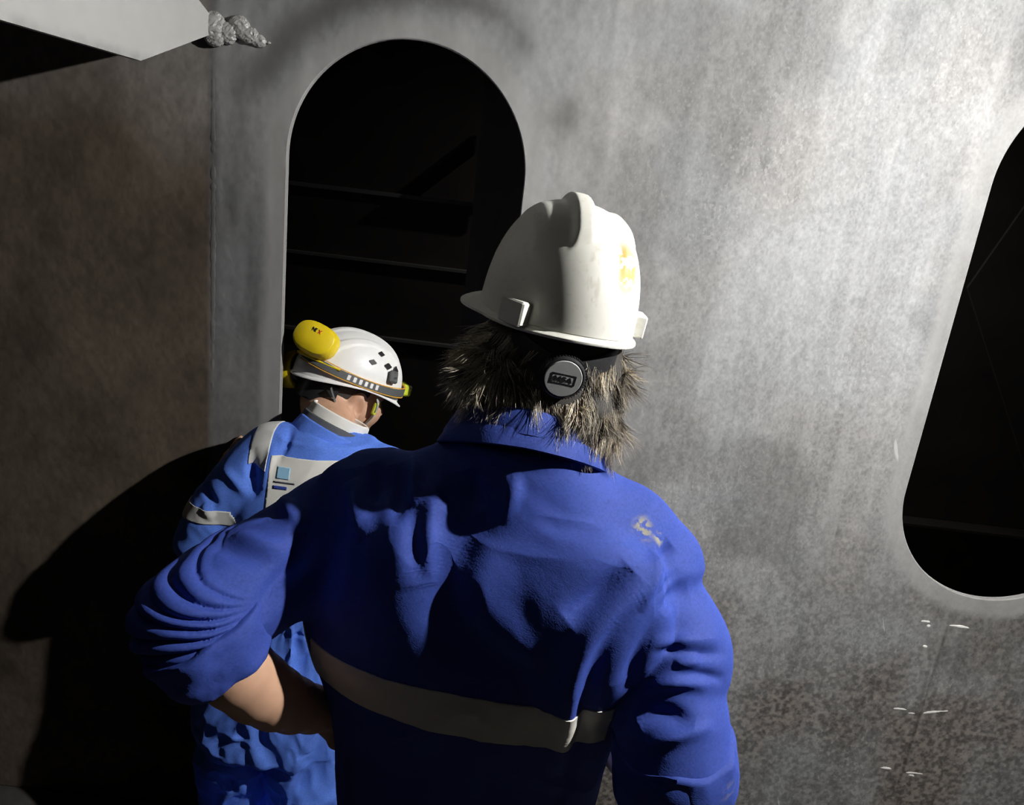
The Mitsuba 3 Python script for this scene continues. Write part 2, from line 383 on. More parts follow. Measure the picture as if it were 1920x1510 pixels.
def relief_strip(path, w, h, lumps=0.0, seed=0, wall=True):
    """a weld bead lying on the wall: half-round section along a path of (x, z)"""
    p = smooth_path(path, max(8, int(np.linalg.norm(np.diff(np.asarray(path, float), axis=0), axis=1).sum() / .004)))
    t = np.gradient(p, axis=0); t /= np.linalg.norm(t, axis=1, keepdims=True); nn = np.c_[-t[:, 1], t[:, 0]]
    k = np.linspace(-1, 1, 7); s = np.sin(np.linspace(0.02, np.pi - .02, len(p))) ** .35
    amp = (1 + lumps * (2 * meshkit.noise(np.c_[p * 90, np.zeros(len(p))], seed) - 1))
    P = np.zeros((len(p), 7, 3)); off = (w * s * amp)[:, None] * k
    P[..., 0] = p[:, :1] + nn[:, :1] * off; P[..., 2] = p[:, 1:] + nn[:, 1:] * off
    P[..., 1] = WY + .001 - (h * s * amp)[:, None] * np.sqrt(np.maximum(0, 1 - k ** 2))
    return grid_mesh(P)

add('wall_front__weld_seam', relief_strip([(-.697, 1.08), (-.6955, 1.5), (-.697, 1.89)], .007, .0016, .5, 3), 'm_wall', True)
add('wall_front__weld_seam', relief_strip([(1.134, .25), (1.131, .5), (1.128, .84)], .0035, .0012, .4, 5), 'm_wall', True)
add('wall_front__weld_seam', relief_strip([(.108, 1.62), (.106, 1.9), (.108, 2.3)], .003, .0007, .4, 6), 'm_wall', True)
# the flat bar that ends on the seam, its weld, marks on the plate
bx = sg.Polygon([(-1.30, 1.812), (1.398, 1.812), (1.700, 1.904), (1.700, 1.932), (1.398, 2.024), (-1.30, 2.024)])
bm = extrude(bx, .012)
bm.apply_transform(np.array([[0, 0, 1, -.708], [1, 0, 0, 0], [0, 1, 0, 0], [0, 0, 0, 1.0]]))
add('stiffener_bar', bm, 'm_bar', label='pale grey steel flat bar at the upper left, welded to the bulkhead by its tip', cat='steel bar')
def blobs(seed, c, spread, n, r):
    g = np.random.default_rng(seed); f = Field(np.array(c) - spread - r * 2, np.array(c) + spread + r * 2, .0016)
    for i in range(n):
        p = np.array(c) + g.uniform(-1, 1, 3) * spread; f.ell(p, r * g.uniform(.28, .75, 3) * [1.2, .7, 1], .016)
    return crumple(f.mesh(3), .003, 120, seed)
add('stiffener_bar__weld_bead', blobs(3, (-.694, 1.693, 1.913), np.array([.012, .005, .022]), 22, .012), 'm_weld', True, label='lumpy weld at the tip of the bar')
add('stiffener_bar__weld_bead', blobs(4, (-.672, 1.698, 1.907), np.array([.020, .003, .008]), 20, .009), 'm_weld', True)
add('wall_front__weld_bead', blobs(5, (-.643, 1.699, 1.925), np.array([.012, .002, .010]), 14, .007), 'm_weld', True)
add('wall_front__weld_bead', blobs(6, (-.630, 1.699, 1.909), np.array([.020, .002, .006]), 14, .006), 'm_weld', True)
add('wall_front__weld_bead', blobs(8, (-.600, 1.700, 1.900), np.array([.022, .001, .006]), 8, .004), 'm_weld', True)
for i, (x0, z0, x1, z1) in enumerate([(1.063, .760, 1.092, .760), (1.083, .748, 1.093, .748), (1.132, .758, 1.195, .756), (1.088, .692, 1.101, .689), (1.060, .502, 1.102, .503),
                                      (1.102, .494, 1.126, .494), (1.138, .498, 1.205, .515), (1.070, .318, 1.108, .318), (1.140, .312, 1.196, .314), (1.150, .306, 1.172, .304)]):
    add('wall_front__chalk_mark', relief_strip([(x0, z0), ((x0 + x1) / 2, (z0 + z1) / 2 + .0015), (x1, z1)], .0042, .0016, .3, i), 'm_chalk', True)
# what stands behind the cut-outs
def plate(key, poly, y, t, label=None, cat=None, kind=None):
    m = extrude(sg.Polygon(poly), t); m.apply_transform(np.array([[1, 0, 0, 0], [0, 0, -1, y + t], [0, 1, 0, 0], [0, 0, 0, 1.0]]))
    return add(key, m, 'm_dark', label=label, cat=cat, kind=kind)
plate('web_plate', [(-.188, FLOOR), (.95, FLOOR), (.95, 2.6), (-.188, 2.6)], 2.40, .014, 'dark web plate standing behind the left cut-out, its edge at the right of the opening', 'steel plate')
add('wall_back__stiffener', box(-.9, 3.285, 1.56, 3.0, .03, .016), 'm_bar')  # paler bar material puts the lit lines of these stiffeners into their colour
add('wall_back__stiffener', box(-.9, 3.285, 1.28, 3.0, .03, .012), 'm_bar')
add('wall_back__stiffener', box(-.9, 3.285, .95, 3.0, .03, .012), 'm_bar')
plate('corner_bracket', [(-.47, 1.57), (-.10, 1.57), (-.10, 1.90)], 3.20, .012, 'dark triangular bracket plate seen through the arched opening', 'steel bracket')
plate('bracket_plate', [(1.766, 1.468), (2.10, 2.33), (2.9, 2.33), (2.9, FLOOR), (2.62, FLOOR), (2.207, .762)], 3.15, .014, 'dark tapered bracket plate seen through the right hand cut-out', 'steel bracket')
add('wall_back__stiffener', box(2.0, 3.25, .40, 2.2, .09, .012), 'm_dark')

# unseen lamps: main one upper right, dim ones behind camera and behind the bulkhead
def lamp(key, pos, aim, power, rad, lab, tip=.003):
    M = frame(pos, np.asarray(aim) - pos, [0, 0, 1]); R = M[:3, :3]
    prof = np.array([(rad * 1.02, -.001), (rad * 1.25, tip), (rad * 1.4, tip), (rad * 1.4, -.03), (rad * .8, -.05), (rad * .8, -.16), (0, -.165)])
    a = np.arange(32) * 2 * np.pi / 32
    P = np.stack([np.stack([r * np.cos(a), np.full(32, y), r * np.sin(a)], -1) for r, y in prof], 0)
    add(key + '__housing', place(grid_mesh(P, closed_v=True), M), 'm_black', 30)
    d = np.stack([np.stack([r * np.cos(a), np.full(32, 0.0), r * np.sin(a)], -1) for r in (0.0001, rad)], 0)
    e = place(grid_mesh(d, closed_v=True), M)
    if e.face_normals.mean(0) @ M[:3, 1] < 0: e.invert()
    scene[key + '__lens'] = mikit.ply(e, 'm_black', emitter={'type': 'area', 'radiance': {'type': 'rgb', 'value': [power, power * .985, power * .95]}})
    back = pos - M[:3, 1] * .1
    add(key + '__cable', tube([back, back + [0, 0, .15], [back[0], back[1], 2.605]], .003, 8, 24), 'm_black', True)  # cable only holds up a lamp that is out of view
    note(key, lab, 'lamp')
mat('m_black', two(prin((.018, .018, .020), .42)))
lamp('unseen_lamp', LAMP, LAMP_AIM, LAMP_POWER, .020, 'unseen lamp out of view at the upper right, placed to light the bulkhead and both men')
lamp('unseen_lamp_001', UNSEEN_REAR_LAMP, np.array([0, 1.5, 1.2]), UNSEEN_REAR_POWER, .030, 'dim unseen lamp behind the viewpoint, placed to light the dark side of the man in front')
lamp('unseen_lamp_002', UNSEEN_INNER_LAMP, np.array([.9, 2.95, 1.0]), UNSEEN_INNER_POWER, .020, 'dim unseen lamp out of view behind the bulkhead, placed to light the rear compartment')

# ------------------------------------------------------------------ the man in front
note('person', 'man seen from behind in a dark blue coverall, hands on hips', 'person')
def man_coverall():
    f = Field((-.56, .66, .50), (.50, 1.30, 1.40), .004)
    f.loft([(.50, 0, 1.03, .19, .125, 2.3), (.66, 0, 1.035, .205, .130, 2.4), (.78, -.002, 1.032, .212, .130, 2.4), (.88, -.004, 1.022, .222, .132, 2.3), (.96, -.002, 1.008, .240, .136, 2.3),
            (1.04, .0, 1.000, .262, .142, 2.3), (1.12, .005, .992, .270, .143, 2.3), (1.19, .006, .99, .238, .132, 2.2), (1.24, .012, .993, .195, .117, 2.1), (1.29, .020, .995, .130, .102, 2.0), (1.34, .024, .995, .098, .094, 2.0), (1.36, .024, .99, .090, .088, 2.0)], 0)
    f.ell((-.105, .915, 1.195), (.085, .055, .075), .05).ell((.135, .905, 1.15), (.105, .060, .12), .05)
    # shoulders and sleeves
    f.chain([(-.05, .985, 1.285), (-.17, 1.0, 1.238), (-.235, 1.01, 1.185)], [.058, .062, .070], .045)
    f.chain([(.10, .985, 1.275), (.18, 1.0, 1.228), (.225, 1.01, 1.180)], [.056, .062, .070], .045)
    f.chain([(-.235, 1.01, 1.180), (-.320, .93, 1.130), (-.370, .845, 1.116)], [.070, .066, .066], .03, 9)
    f.chain([(-.372, .84, 1.116), (-.345, .83, 1.086)], [.065, .058], .015)
    f.chain([(.230, 1.0, 1.180), (.246, .98, 1.124), (.262, .962, 1.085), (.266, .948, 1.062), (.263, .928, 1.032), (.270, .912, 1.004), (.276, .895, .97), (.284, .885, .945)], [.072, .065, .081, .079, .066, .074, .070, .070], .012, 26)
    f.chain([(.284, .885, .945), (.290, .90, .89)], [.072, .062], .02)
    f.cut((-.352, .838, 1.083), (-.300, .86, 1.02), .050, .054); f.cut((.292, .905, .885), (.294, .92, .80), .055, .058)
    return f.mesh(6)
BASE = {'man_coverall': man_coverall()}
#MANFOLDS[
MAN_FOLDS = [
    ([(-.216, .996, 1.295), (-.243, .981, 1.267), (-.239, .94, 1.23)], 0.01, 0.014, 0.01),
    ([(-.203, .953, 1.284), (-.185, .924, 1.256), (-.169, .888, 1.229)], 0.008, 0.014, 0.014),
    ([(-.177, .969, 1.305), (-.162, .942, 1.289), (-.16, .919, 1.265)], -0.008, 0.012, 0.012),
    ([(-.125, .981, 1.32), (-.115, .939, 1.301), (-.112, .904, 1.274)], 0.008, 0.01, 0.01),
    ([(-.144, .964, 1.31), (-.13, .925, 1.282), (-.129, .885, 1.255)], -0.007, 0.012, 0.012),
    ([(-.075, .94, 1.329), (-.085, .905, 1.281), (-.085, .867, 1.24), (-.074, .851, 1.19)], 0.016, 0.034, 0.012),
    ([(-.105, .913, 1.282), (-.1, .87, 1.244), (-.089, .852, 1.195)], -0.01, 0.014, 0.014),
    ([(-.044, .919, 1.332), (-.034, .905, 1.306), (-.021, .897, 1.289)], -0.01, 0.018, 0.014),
    ([(.011, .903, 1.346), (.013, .896, 1.305), (-.001, .891, 1.28)], 0.007, 0.016, 0.01),
    ([(-.016, .901, 1.307), (-.041, .879, 1.254), (-.052, .857, 1.208), (-.041, .85, 1.153), (.012, .85, 1.101), (.101, .847, 1.079)], -0.024, 0.046, 0.026),
    ([(.171, .874, 1.244), (.14, .854, 1.217), (.098, .844, 1.179)], -0.011, 0.016, 0.02),
    ([(.22, .946, 1.263), (.198, .876, 1.227), (.156, .849, 1.192), (.128, .84, 1.144), (.122, .848, 1.077), (.125, .881, .984), (.12, .906, .88)], 0.022, 0.022, 0.017),
    ([(.192, .865, 1.21), (.153, .844, 1.164), (.138, .843, 1.107), (.143, .872, 1.02), (.144, .911, .897), (.14, .923, .819)], -0.022, 0.013, 0.016),
    ([(.217, .938, 1.257), (.205, .894, 1.237), (.193, .859, 1.19)], 0.008, 0.01, 0.008),
    ([(.252, .938, 1.214), (.205, .87, 1.207)], -0.006, 0.006, 0.006),
    ([(.24, .952, 1.246), (.226, .924, 1.227)], -0.006, 0.014, 0.012),
    ([(.268, .941, 1.188), (.237, .903, 1.191), (.209, .868, 1.191)], -0.014, 0.011, 0.013),
    ([(.214, .863, 1.147), (.263, .893, 1.137), (.317, .918, 1.134)], 0.013, 0.011, 0.009),
    ([(.215, .864, 1.134), (.258, .885, 1.125), (.288, .888, 1.123), (.332, .917, 1.113)], -0.011, 0.007, 0.009),
    ([(.25, .878, 1.11), (.288, .885, 1.118)], 0.01, 0.008, 0.008),
    ([(.252, .872, 1.095), (.29, .876, 1.098), (.33, .898, 1.079)], -0.009, 0.007, 0.008),
    ([(.215, .875, 1.055), (.25, .87, 1.087), (.304, .877, 1.081)], 0.008, 0.01, 0.01),
    ([(.214, .862, 1.028), (.248, .852, 1.051), (.283, .845, 1.044)], -0.012, 0.014, 0.012),
    ([(.223, .844, 1.003), (.256, .836, 1.028), (.314, .856, 1.04)], 0.008, 0.01, 0.008),
    ([(.222, .876, 1.184), (.213, .865, 1.166), (.201, .856, 1.131), (.209, .881, 1.056)], -0.01, 0.016, 0.014),
    ([(-.363, .925, 1.197), (-.304, .945, 1.222)], 0.004, 0.0052, 0.0052),
    ([(-.261, .926, 1.214), (-.291, .962, 1.233), (-.309, .996, 1.228)], 0.01, 0.014, 0.013),
    ([(-.256, .932, 1.22), (-.26, .896, 1.179), (-.277, .862, 1.153), (-.285, .841, 1.122)], -0.012, 0.016, 0.016),
    ([(-.374, .917, 1.192), (-.323, .877, 1.196), (-.278, .886, 1.182)], -0.005, 0.014, 0.014),
    ([(-.345, .916, 1.204), (-.304, .899, 1.202), (-.267, .906, 1.196)], 0.005, 0.014, 0.012),
    ([(-.264, .895, 1.086), (-.206, .896, 1.081), (-.142, .87, 1.074)], -0.006, 0.02, 0.02),
]
#]
def fan_folds(m, apex, r0, r1, a0, a1, period, amp, seed, side=-1, xlim=None):
    """sleeve folds that radiate from the crook of an elbow: broad ridges, narrow creases"""
    v = np.array(m.vertices); n = normals_of(m); dx, dz = side * (v[:, 0] - apex[0]), v[:, 2] - apex[1]
    r, th = np.hypot(dx, dz), np.arctan2(dz, dx)
    ph = th / period + 1.1 * (meshkit.fbm(v * 11, 2, seed) - .5) + .9 * (meshkit.noise(np.c_[np.floor(th / period / 2) * 0, th * 5, r * 9], seed + 1) - .5)
    saw = np.abs(((ph % 1) * 2) - 1); d = 1 - 2 * saw ** 2.6 - .15
    w = sm(r, *r0) * (1 - sm(r, *r1)) * sm(th, a0 - .12, a0 + .1) * (1 - sm(th, a1 - .1, a1 + .15)) * (.55 + .9 * meshkit.noise(v * 16, seed + 3))
    if xlim is not None: w = w * (side * v[:, 0] > xlim)
    return trimesh.Trimesh(v + n * (amp * d * w)[:, None], m.faces, process=False)
man_cloth = fold(crumple(subdivide(BASE['man_coverall']), .0055, 7, 5, (1, 1, .7)), MAN_FOLDS, 1.5)
man_cloth = fan_folds(man_cloth, (-.262, 1.140), (.03, .075), (.17, .20), -.36, .46, .150, .0052, 4, xlim=.28)
man_cloth = taubin(man_cloth, 2)
add('person__coverall', man_cloth, 'm_navy', True)

def patch(mesh, planes, off, keep=None, inward=False):
    """a piece of cloth cut from a garment's surface by planes (point, normal) and laid on it"""
    nrm = normals_of(mesh); m = trimesh.Trimesh(mesh.vertices, mesh.faces, process=False)
    if keep is not None:
        ok = keep(m.vertices, nrm); m = trimesh.Trimesh(m.vertices, m.faces[ok[m.faces].all(1)], process=False)
    m = trimesh.Trimesh(m.vertices + nrm * off, m.faces, process=False); m.remove_unreferenced_vertices()
    for o, n in planes: m = trimesh.intersections.slice_mesh_plane(m, n, o)
    m.merge_vertices()
    # turn the cut edge down onto the garment
    e = m.edges_sorted; u, c = np.unique(e, axis=0, return_counts=True); be = set(map(tuple, u[c == 1])); n2 = normals_of(m)
    dirs = [(a, b) for f in m.faces for a, b in ((f[0], f[1]), (f[1], f[2]), (f[2], f[0])) if (min(a, b), max(a, b)) in be]
    rim = sorted({a for p in dirs for a in p}); idx = {a: len(m.vertices) + i for i, a in enumerate(rim)}
    v = np.vstack([m.vertices, m.vertices[rim] - n2[rim] * (off + .0012)])
    f = [m.faces] + [np.array([[b, a, idx[a]], [b, idx[a], idx[b]]]) for a, b in dirs]
    return trimesh.Trimesh(v, np.vstack(f), process=False)
torso = lambda v, n: ((v[:, 0] / .262) ** 2 + ((v[:, 1] - .985) / .142) ** 2 < 1.35) & ~((v[:, 0] > .188) & (v[:, 1] < .95)) & ~((v[:, 0] < -.24) & (v[:, 1] < .95))
add('person__coverall__reflective_band', patch(man_cloth, [((0, .99, 1.036), (-.07, .02, -1)), ((0, .99, .964), (.09, -.02, 1))], .0018, torso), 'm_tape', True, label='silver grey reflective band across the back')


def hand(f, M, curl=.4, spread=.12, thumb=.5, side=1, k=.006, s=1.0):
    """adds a hand to a field: local +y along the fingers, +z the back of the hand, thumb on +x * side"""
    def W(p): p = np.asarray(p, float) * s; p = p * [side, 1, 1]; return (M[:3, :3] @ p) + M[:3, 3]
    roots = [(.030, .088), (.010, .094), (-.011, .090), (-.030, .080)]
    for x, y in roots: f.cone(W((x * .55, .012, 0)), W((x, y - .012, 0)), .0165 * s, .0115 * s, .012)
    f.cone(W((.018, .02, -.006)), W((.026, .055, -.008)), .017 * s, .013 * s, .012)
    for i, ((x, y), L) in enumerate(zip(roots, (.073, .082, .077, .060))):
        p = np.array([x, y - .006, 0]); a = 0.0; yaw = -spread * (i - 1.3)
        for seg, q in enumerate((.46, .30, .24)):
            a += curl * (1.0, 1.15, .8)[seg] * (.92 + .08 * i)
            d = np.array([math.sin(-yaw) * math.cos(a), math.cos(yaw) * math.cos(a), -math.sin(a)])
            n = p + d * L * q
            f.cone(W(p), W(n), (.0093, .0085, .0078)[seg] * s, (.0085, .0078, .0066)[seg] * s, k if seg else .008); p = n
    p = np.array([.026, .022, -.006]); d = np.array([math.sin(thumb), math.cos(thumb), -.35]); d /= np.linalg.norm(d)
    for L, r1, r2 in ((.040, .013, .0105), (.032, .0105, .0095), (.024, .0095, .0075)):
        n = p + d * L; f.cone(W(p), W(n), r1 * s, r2 * s, .008); p = n
        d = d + np.array([-.12, .18, -.18]); d /= np.linalg.norm(d)

def head(f, M, neck, k=.02, ear=-.010):
    def W(p): return (M[:3, :3] @ np.asarray(p, float)) + M[:3, 3]
    f.ell(W((0, -.004, .0)), (.077, .098, .112), .01, M)
    f.ell(W((0, .040, -.062)), (.062, .058, .062), .035, M)
    f.cone(W((0, .066, -.100)), W((0, .075, -.098)), .022, .020, .03)
    f.cone(W((-.030, .078, .004)), W((.030, .078, .004)), .013, .013, .02)
    f.cone(W((0, .094, -.006)), W((0, .110, -.038)), .008, .0125, .012)
    for s in (-1, 1):
        f.cone(W((s * .006, .102, -.041)), W((s * .012, .097, -.043)), .008, .007, .008)
        f.cone(W((s * .040, .076, -.038)), W((s * .048, .058, -.044)), .017, .017, .03)
        f.ell(W((s * .031, .086, -.012)), (.014, .010, .009), .010, M, cut=True)
        f.ell(W((s * .031, .080, -.012)), (.0125, .0125, .0125), .002, M)
        E = M.copy(); ang = s * .45
        E[:3, :3] = M[:3, :3] @ np.array([[math.cos(ang), math.sin(ang), 0], [-math.sin(ang), math.cos(ang), 0], [0, 0, 1.0]])
        f.ell(W((s * .085, ear, -.028)), (.0085, .021, .036), .004, E)
        f.ell(W((s * .095, ear + .004, -.026)), (.006, .012, .021), .004, E, cut=True)
        f.ell(W((s * .082, ear + .018, -.032)), (.004, .006, .008), .004, E)
    f.cone(W((-.018, .094, -.066)), W((.018, .094, -.066)), .0055, .0055, .008)
    f.cone(W((-.015, .092, -.076)), W((.015, .092, -.076)), .0062, .0062, .006)
    for a, b, r1, r2 in neck: f.cone(a if len(a) == 3 and not isinstance(a, tuple) else np.asarray(a), np.asarray(b), r1, r2, k)

HEAD1 = frame((.050, 1.050, 1.503), (-math.sin(.13), math.cos(.13), .0), (.13, .0, 1))
def W1(p): return HEAD1[:3, :3] @ np.asarray(p, float) + HEAD1[:3, 3]
def man_body():
    f = Field((-.42, .72, .70), (.42, 1.27, 1.64), .0034)
    head(f, HEAD1, [(W1((0, -.025, -.05)), (.03, 1.0, 1.28), .060, .064)])
    f.cone((.03, 1.0, 1.28), (.01, 1.0, 1.16), .07, .10, .03)
    f.cone((.01, 1.0, 1.16), (0, 1.0, .80), .10, .09, .03)
    for pts, rs in (([(-.16, 1.0, 1.19), (-.25, 1.0, 1.17), (-.325, .92, 1.12), (-.368, .845, 1.11)], [.05, .05, .046, .042]),
                    ([(.17, 1.0, 1.19), (.24, .99, 1.16), (.27, .92, 1.02), (.292, .885, .925)], [.05, .05, .046, .042])):
        f.chain(pts, rs, .02, 8)
    f.chain([(-.368, .845, 1.11), (-.325, .855, 1.045), (-.270, .93, .935), (-.224, 1.0, .872)], [.042, .046, .038, .028], .015, 8)
    f.chain([(.292, .885, .925), (.292, .93, .865), (.265, 1.03, .815), (.235, 1.095, .800)], [.042, .044, .036, .028], .015, 8)
    Ml = frame((-.228, 1.0, .872), (.10, .72, -.50), (-.9, .1, .3)); hand(f, Ml, .38, .1, .5, -1)
    Mr = frame((.238, 1.09, .803), (-.25, .75, -.42), (.9, .25, .3)); hand(f, Mr, .38, .1, .5, 1)
    return f.mesh(5)
add('person__body', man_body(), 'm_skin', True)

def sleeve_cuff(axis, r0, r1, normal_lumps=3, seed=0, thick=.006, bulge=.006):
    """a rolled-up cuff: an open, doubled ring of cloth round a short axis"""
    a, b = map(np.asarray, axis); d = (b - a) / np.linalg.norm(b - a)
    u = np.cross(d, [0.1, 1, .2]); u /= np.linalg.norm(u); v = np.cross(d, u)
    th = np.arange(96) * 2 * np.pi / 96; L = np.linalg.norm(b - a)
    prof = [(.02, -.024), (.0, -.010), (.0, 0)] + [(s, bulge * math.sin(math.pi * s) ** .6) for s in np.linspace(.06, .94, 16)] + [(1.0, 0), (1.0, -thick * .5), (.96, -thick), (.5, -thick * 1.3), (.1, -thick * 1.4)]
    P = np.zeros((len(prof), 96, 3))
    for i, (s, o) in enumerate(prof):
        c = a + d * L * s
        w = meshkit.fbm(np.c_[np.cos(th) * 2.2, np.sin(th) * 2.2, np.full(96, s * 1.6)] + seed, 3, seed) - .5
        w2 = meshkit.noise(np.c_[np.cos(th) * 1.1, np.sin(th) * 1.1, np.full(96, 3.0)] + seed, seed + 4) - .5
        rr = r0 + (r1 - r0) * s + o + .016 * w + .008 * w2
        slip = .018 * (meshkit.noise(np.c_[np.cos(th) * 1.5, np.sin(th) * 1.5, np.zeros(96)] + seed, seed + 2) - .5)
        P[i] = c + d * slip[:, None] + rr[:, None] * (np.cos(th)[:, None] * u + np.sin(th)[:, None] * v)
    m = grid_mesh(P, closed_v=True); m.fix_normals(); return m
add('person__coverall__cuff', sleeve_cuff(((-.360, .838, 1.108), (-.331, .847, 1.046)), .074, .064, seed=2), 'm_navy', True, label='rolled up left cuff')
add('person__coverall__cuff', sleeve_cuff(((.275, .889, .992), (.292, .905, .880)), .080, .078, seed=7), 'm_navy', True, label='rolled up right cuff')

def ring_band(c, M, a, b, z0, z1, flare=0.0, thick=.003, dip=None, n=96, arc=(0, 2 * np.pi), ex=2.0, wob=0, seed=0):
    """an upright band round an ellipse: local x right, y forward, z up"""
    th = np.linspace(arc[0], arc[1], n, endpoint=not abs(arc[1] - arc[0] - 2 * np.pi) < 1e-6)
    closed = abs(arc[1] - arc[0] - 2 * np.pi) < 1e-6
    cx = np.sign(np.cos(th)) * np.abs(np.cos(th)) ** (2 / ex); sy = np.sign(np.sin(th)) * np.abs(np.sin(th)) ** (2 / ex)
    dz = dip(th) if dip else 0 * th
    rows = []
    for t, o in ((0, 0), (.08, thick), (.92, thick), (1, 0), (.92, -thick), (.08, -thick), (0, 0)):
        k = flare * t + o
        if wob: k = k + wob * (meshkit.noise(np.c_[np.cos(th) * 3, np.sin(th) * 3, np.full(n, t * 2)], seed) - .5)
        z = z0 + (z1 - z0) * t + dz * (1 if np.ndim(dz) == 1 else 1)
        rows.append(np.stack([(a + k) * cx, (b + k) * sy, z], -1))
    P = np.stack(rows); P = P @ M[:3, :3].T + np.asarray(c)
    m = grid_mesh(P, closed_u=False, closed_v=closed); m.fix_normals(); return m
NECK1 = frame((0, 0, 0), (0.0, 1, -.24), (.07, .2, 1))
add('person__coverall__collar', ring_band((.022, .995, 1.350), NECK1, .106, .094, 0, .034, flare=-.012, thick=.004, dip=lambda t: -.012 * np.sin(t) - .006 * np.cos(2 * t), wob=.006, seed=3), 'm_navy', True, label='stand-up collar with stitched seam')
add('person__coverall__collar', ring_band((.022, .995, 1.334), NECK1, .118, .105, 0, .026, flare=-.012, thick=.004, dip=lambda t: -.012 * np.sin(t) - .006 * np.cos(2 * t), wob=.008, seed=5), 'm_navy', True)

# trousers and boots below the frame
def legs(key, hips, knees, ankles, m, r=(.11, .085, .075)):
    lo = np.min([*hips, *knees, *ankles], 0) - .16; hi = np.max([*hips, *knees, *ankles], 0) + .16
    f = Field(lo, hi, .008)
    for h, k_, a in zip(hips, knees, ankles): f.chain([h, k_, a], r, .03, 10)
    f.cutz(hips[0][2] + .04)
    add(key, crumple(f.mesh(4), .012, 9, 3, (1, 1, .6)), m, True)
def boot(key, heel, yaw, m='m_black', pitch=0.0):
    f = Field((-.07, -.12, -.005), (.07, .22, .20), .005)
    f.cone((0, -.03, .14), (0, -.03, .045), .05, .045, .02).cone((0, -.03, .045), (0, .06, .045), .044, .044, .03).cone((0, .06, .04), (0, .15, .033), .043, .034, .03)
    f.cutz(.002, above=False)
    me = f.mesh(4); sole = extrude(sg.Polygon([(-.045, -.08), (.045, -.08), (.05, .1), (.035, .18), (-.035, .18), (-.05, .1)]).buffer(.012), .016)
    M = np.eye(4); c, s = math.cos(yaw), math.sin(yaw); M[:2, :2] = [[c, -s], [s, c]]; M[:3, 3] = (heel[0], heel[1], FLOOR + .012)
    if pitch: M = M @ trimesh.transformations.rotation_matrix(pitch, [1, 0, 0]); M[2, 3] += .17; M[1, 3] -= 0
    k_ = add(key, place(me, M), m, True); M2 = M.copy(); M2[:3, 3] -= M[:3, 2] * .0115
    add(k_ + '__sole', place(sole, M2), m)
legs('person__coverall__trousers', [(-.10, 1.0, .58), (.10, 1.0, .58)], [(-.13, 1.0, .36), (.13, 1.0, .36)], [(-.15, .99, .02), (.15, .99, .02)], 'm_navy')
boot('person__boot', (-.15, .98), .15); boot('person__boot', (.15, .98), -.15)

# ---- hard hat of the man in front
def hat_mesh(a, b, H, n=2.35, rim=None, brim=None, ridges=(), thick=.0025, NS=56, NP=192, flare=0.0):
    """shell over an ellipse (a across, b fore and aft); azimuth 0 = right, pi/2 = front"""
    th = np.arange(NP) * 2 * np.pi / NP; cx, sy = np.cos(th), np.sin(th)
    t = np.linspace(0, 1, NS)
    z = np.sin(t * np.pi / 2) ** 1.0; rho = (1 - z ** n) ** (1 / n); rho[-1] = 1e-4
    rm = rim(th) if rim else 0 * th; bw = brim(th) if brim else np.full(NP, .004)
    def shell(off):
        P = np.zeros((NS, NP, 3))
        for i in range(NS):
            zz = rm * (1 - z[i]) + H * z[i]
            k = rho[i] * (1 + flare * (1 - z[i]) ** 3)
            P[i] = np.stack([(a - off) * k * cx, (b - off) * k * sy, zz - off * (z[i] > .3)], -1)
        d = np.zeros((NS, NP))
        for fn in ridges: d += fn(P[..., 0], P[..., 1], P[..., 2] / H)
        nrm = np.stack([P[..., 0] / a ** 2, P[..., 1] / b ** 2, np.maximum(P[..., 2], 0) / H ** 2], -1); nrm /= np.linalg.norm(nrm, axis=-1, keepdims=True) + 1e-12
        return P + nrm * d[..., None]
    out, inn = shell(0), shell(thick)
    def ring(e, dz): return np.stack([(a + e) * cx, (b + e) * sy, rm + dz], -1)
    drop = -.30 * bw
    rows = [ring(-thick, -.001), ring(bw * .97, drop - .003), ring(bw + .0006, drop - .002), ring(bw + .0006, drop + .0005), ring(bw * .9, drop * .9 + .0018), ring(bw * .5, drop * .5 + .002), ring(bw * .15 + .0015, drop * .1 + .0025), ring(.0004, .004)]
    P = np.concatenate([inn[::-1], np.stack(rows), out[1:]], 0)
    m = grid_mesh(P, closed_v=True); m.merge_vertices(); m.fix_normals()
    return m
def ridge(x0, w, h, y0, y1, soft=.03, zmin=.55, k=0.0):
    return lambda X, Y, Z: h * (sm(np.abs(X - x0 - k * Y), w, w * .35)) * sm(Y, y0 - soft, y0) * sm(Y, y1 + soft, y1) * sm(Z, zmin - .1, zmin + .06)
def hat_color(p, n, uv):
    q = mi.Vector3f(p)
    c = mix(mi.Color3f(.66, .655, .59), mi.Color3f(.73, .725, .66), fbm(p.x * 14, p.y * 14, p.z * 14, 4))
    d = dr.sqrt(dr.square(p.x - HAT_STAIN[0]) + dr.square(p.y - HAT_STAIN[1]) + dr.square((p.z - HAT_STAIN[2]) * .75))
    st = smoothstep(.034, .010, d) * smoothstep(.38, .50, fbm(p.x * 110, p.y * 110, p.z * 80, 3))
    c = mix(c, mi.Color3f(.62, .40, .05), st * .9)
    d2 = dr.square((p.x - HAT_STREAK[0] - .006 * noise(p.z * 60)) / .010) + dr.square((p.z - HAT_STREAK[2]) / .06)
    c = mix(c, mi.Color3f(.52, .49, .40), smoothstep(1.0, .2, d2) * smoothstep(.42, .6, fbm(p.x * 160, p.y * 90, p.z * 60, 3)) * .5 * smoothstep(1.0, .95, p.y - .02))
    c = mix(c, mi.Color3f(.40, .37, .30), smoothstep(.55, .80, fbm(p.x * 130, p.y * 130, p.z * 130, 3)) * .14)
    return c
HAT_STAIN = np.array([.120, .958, 1.608]); HAT_STREAK = np.array([.078, .93, 1.585])
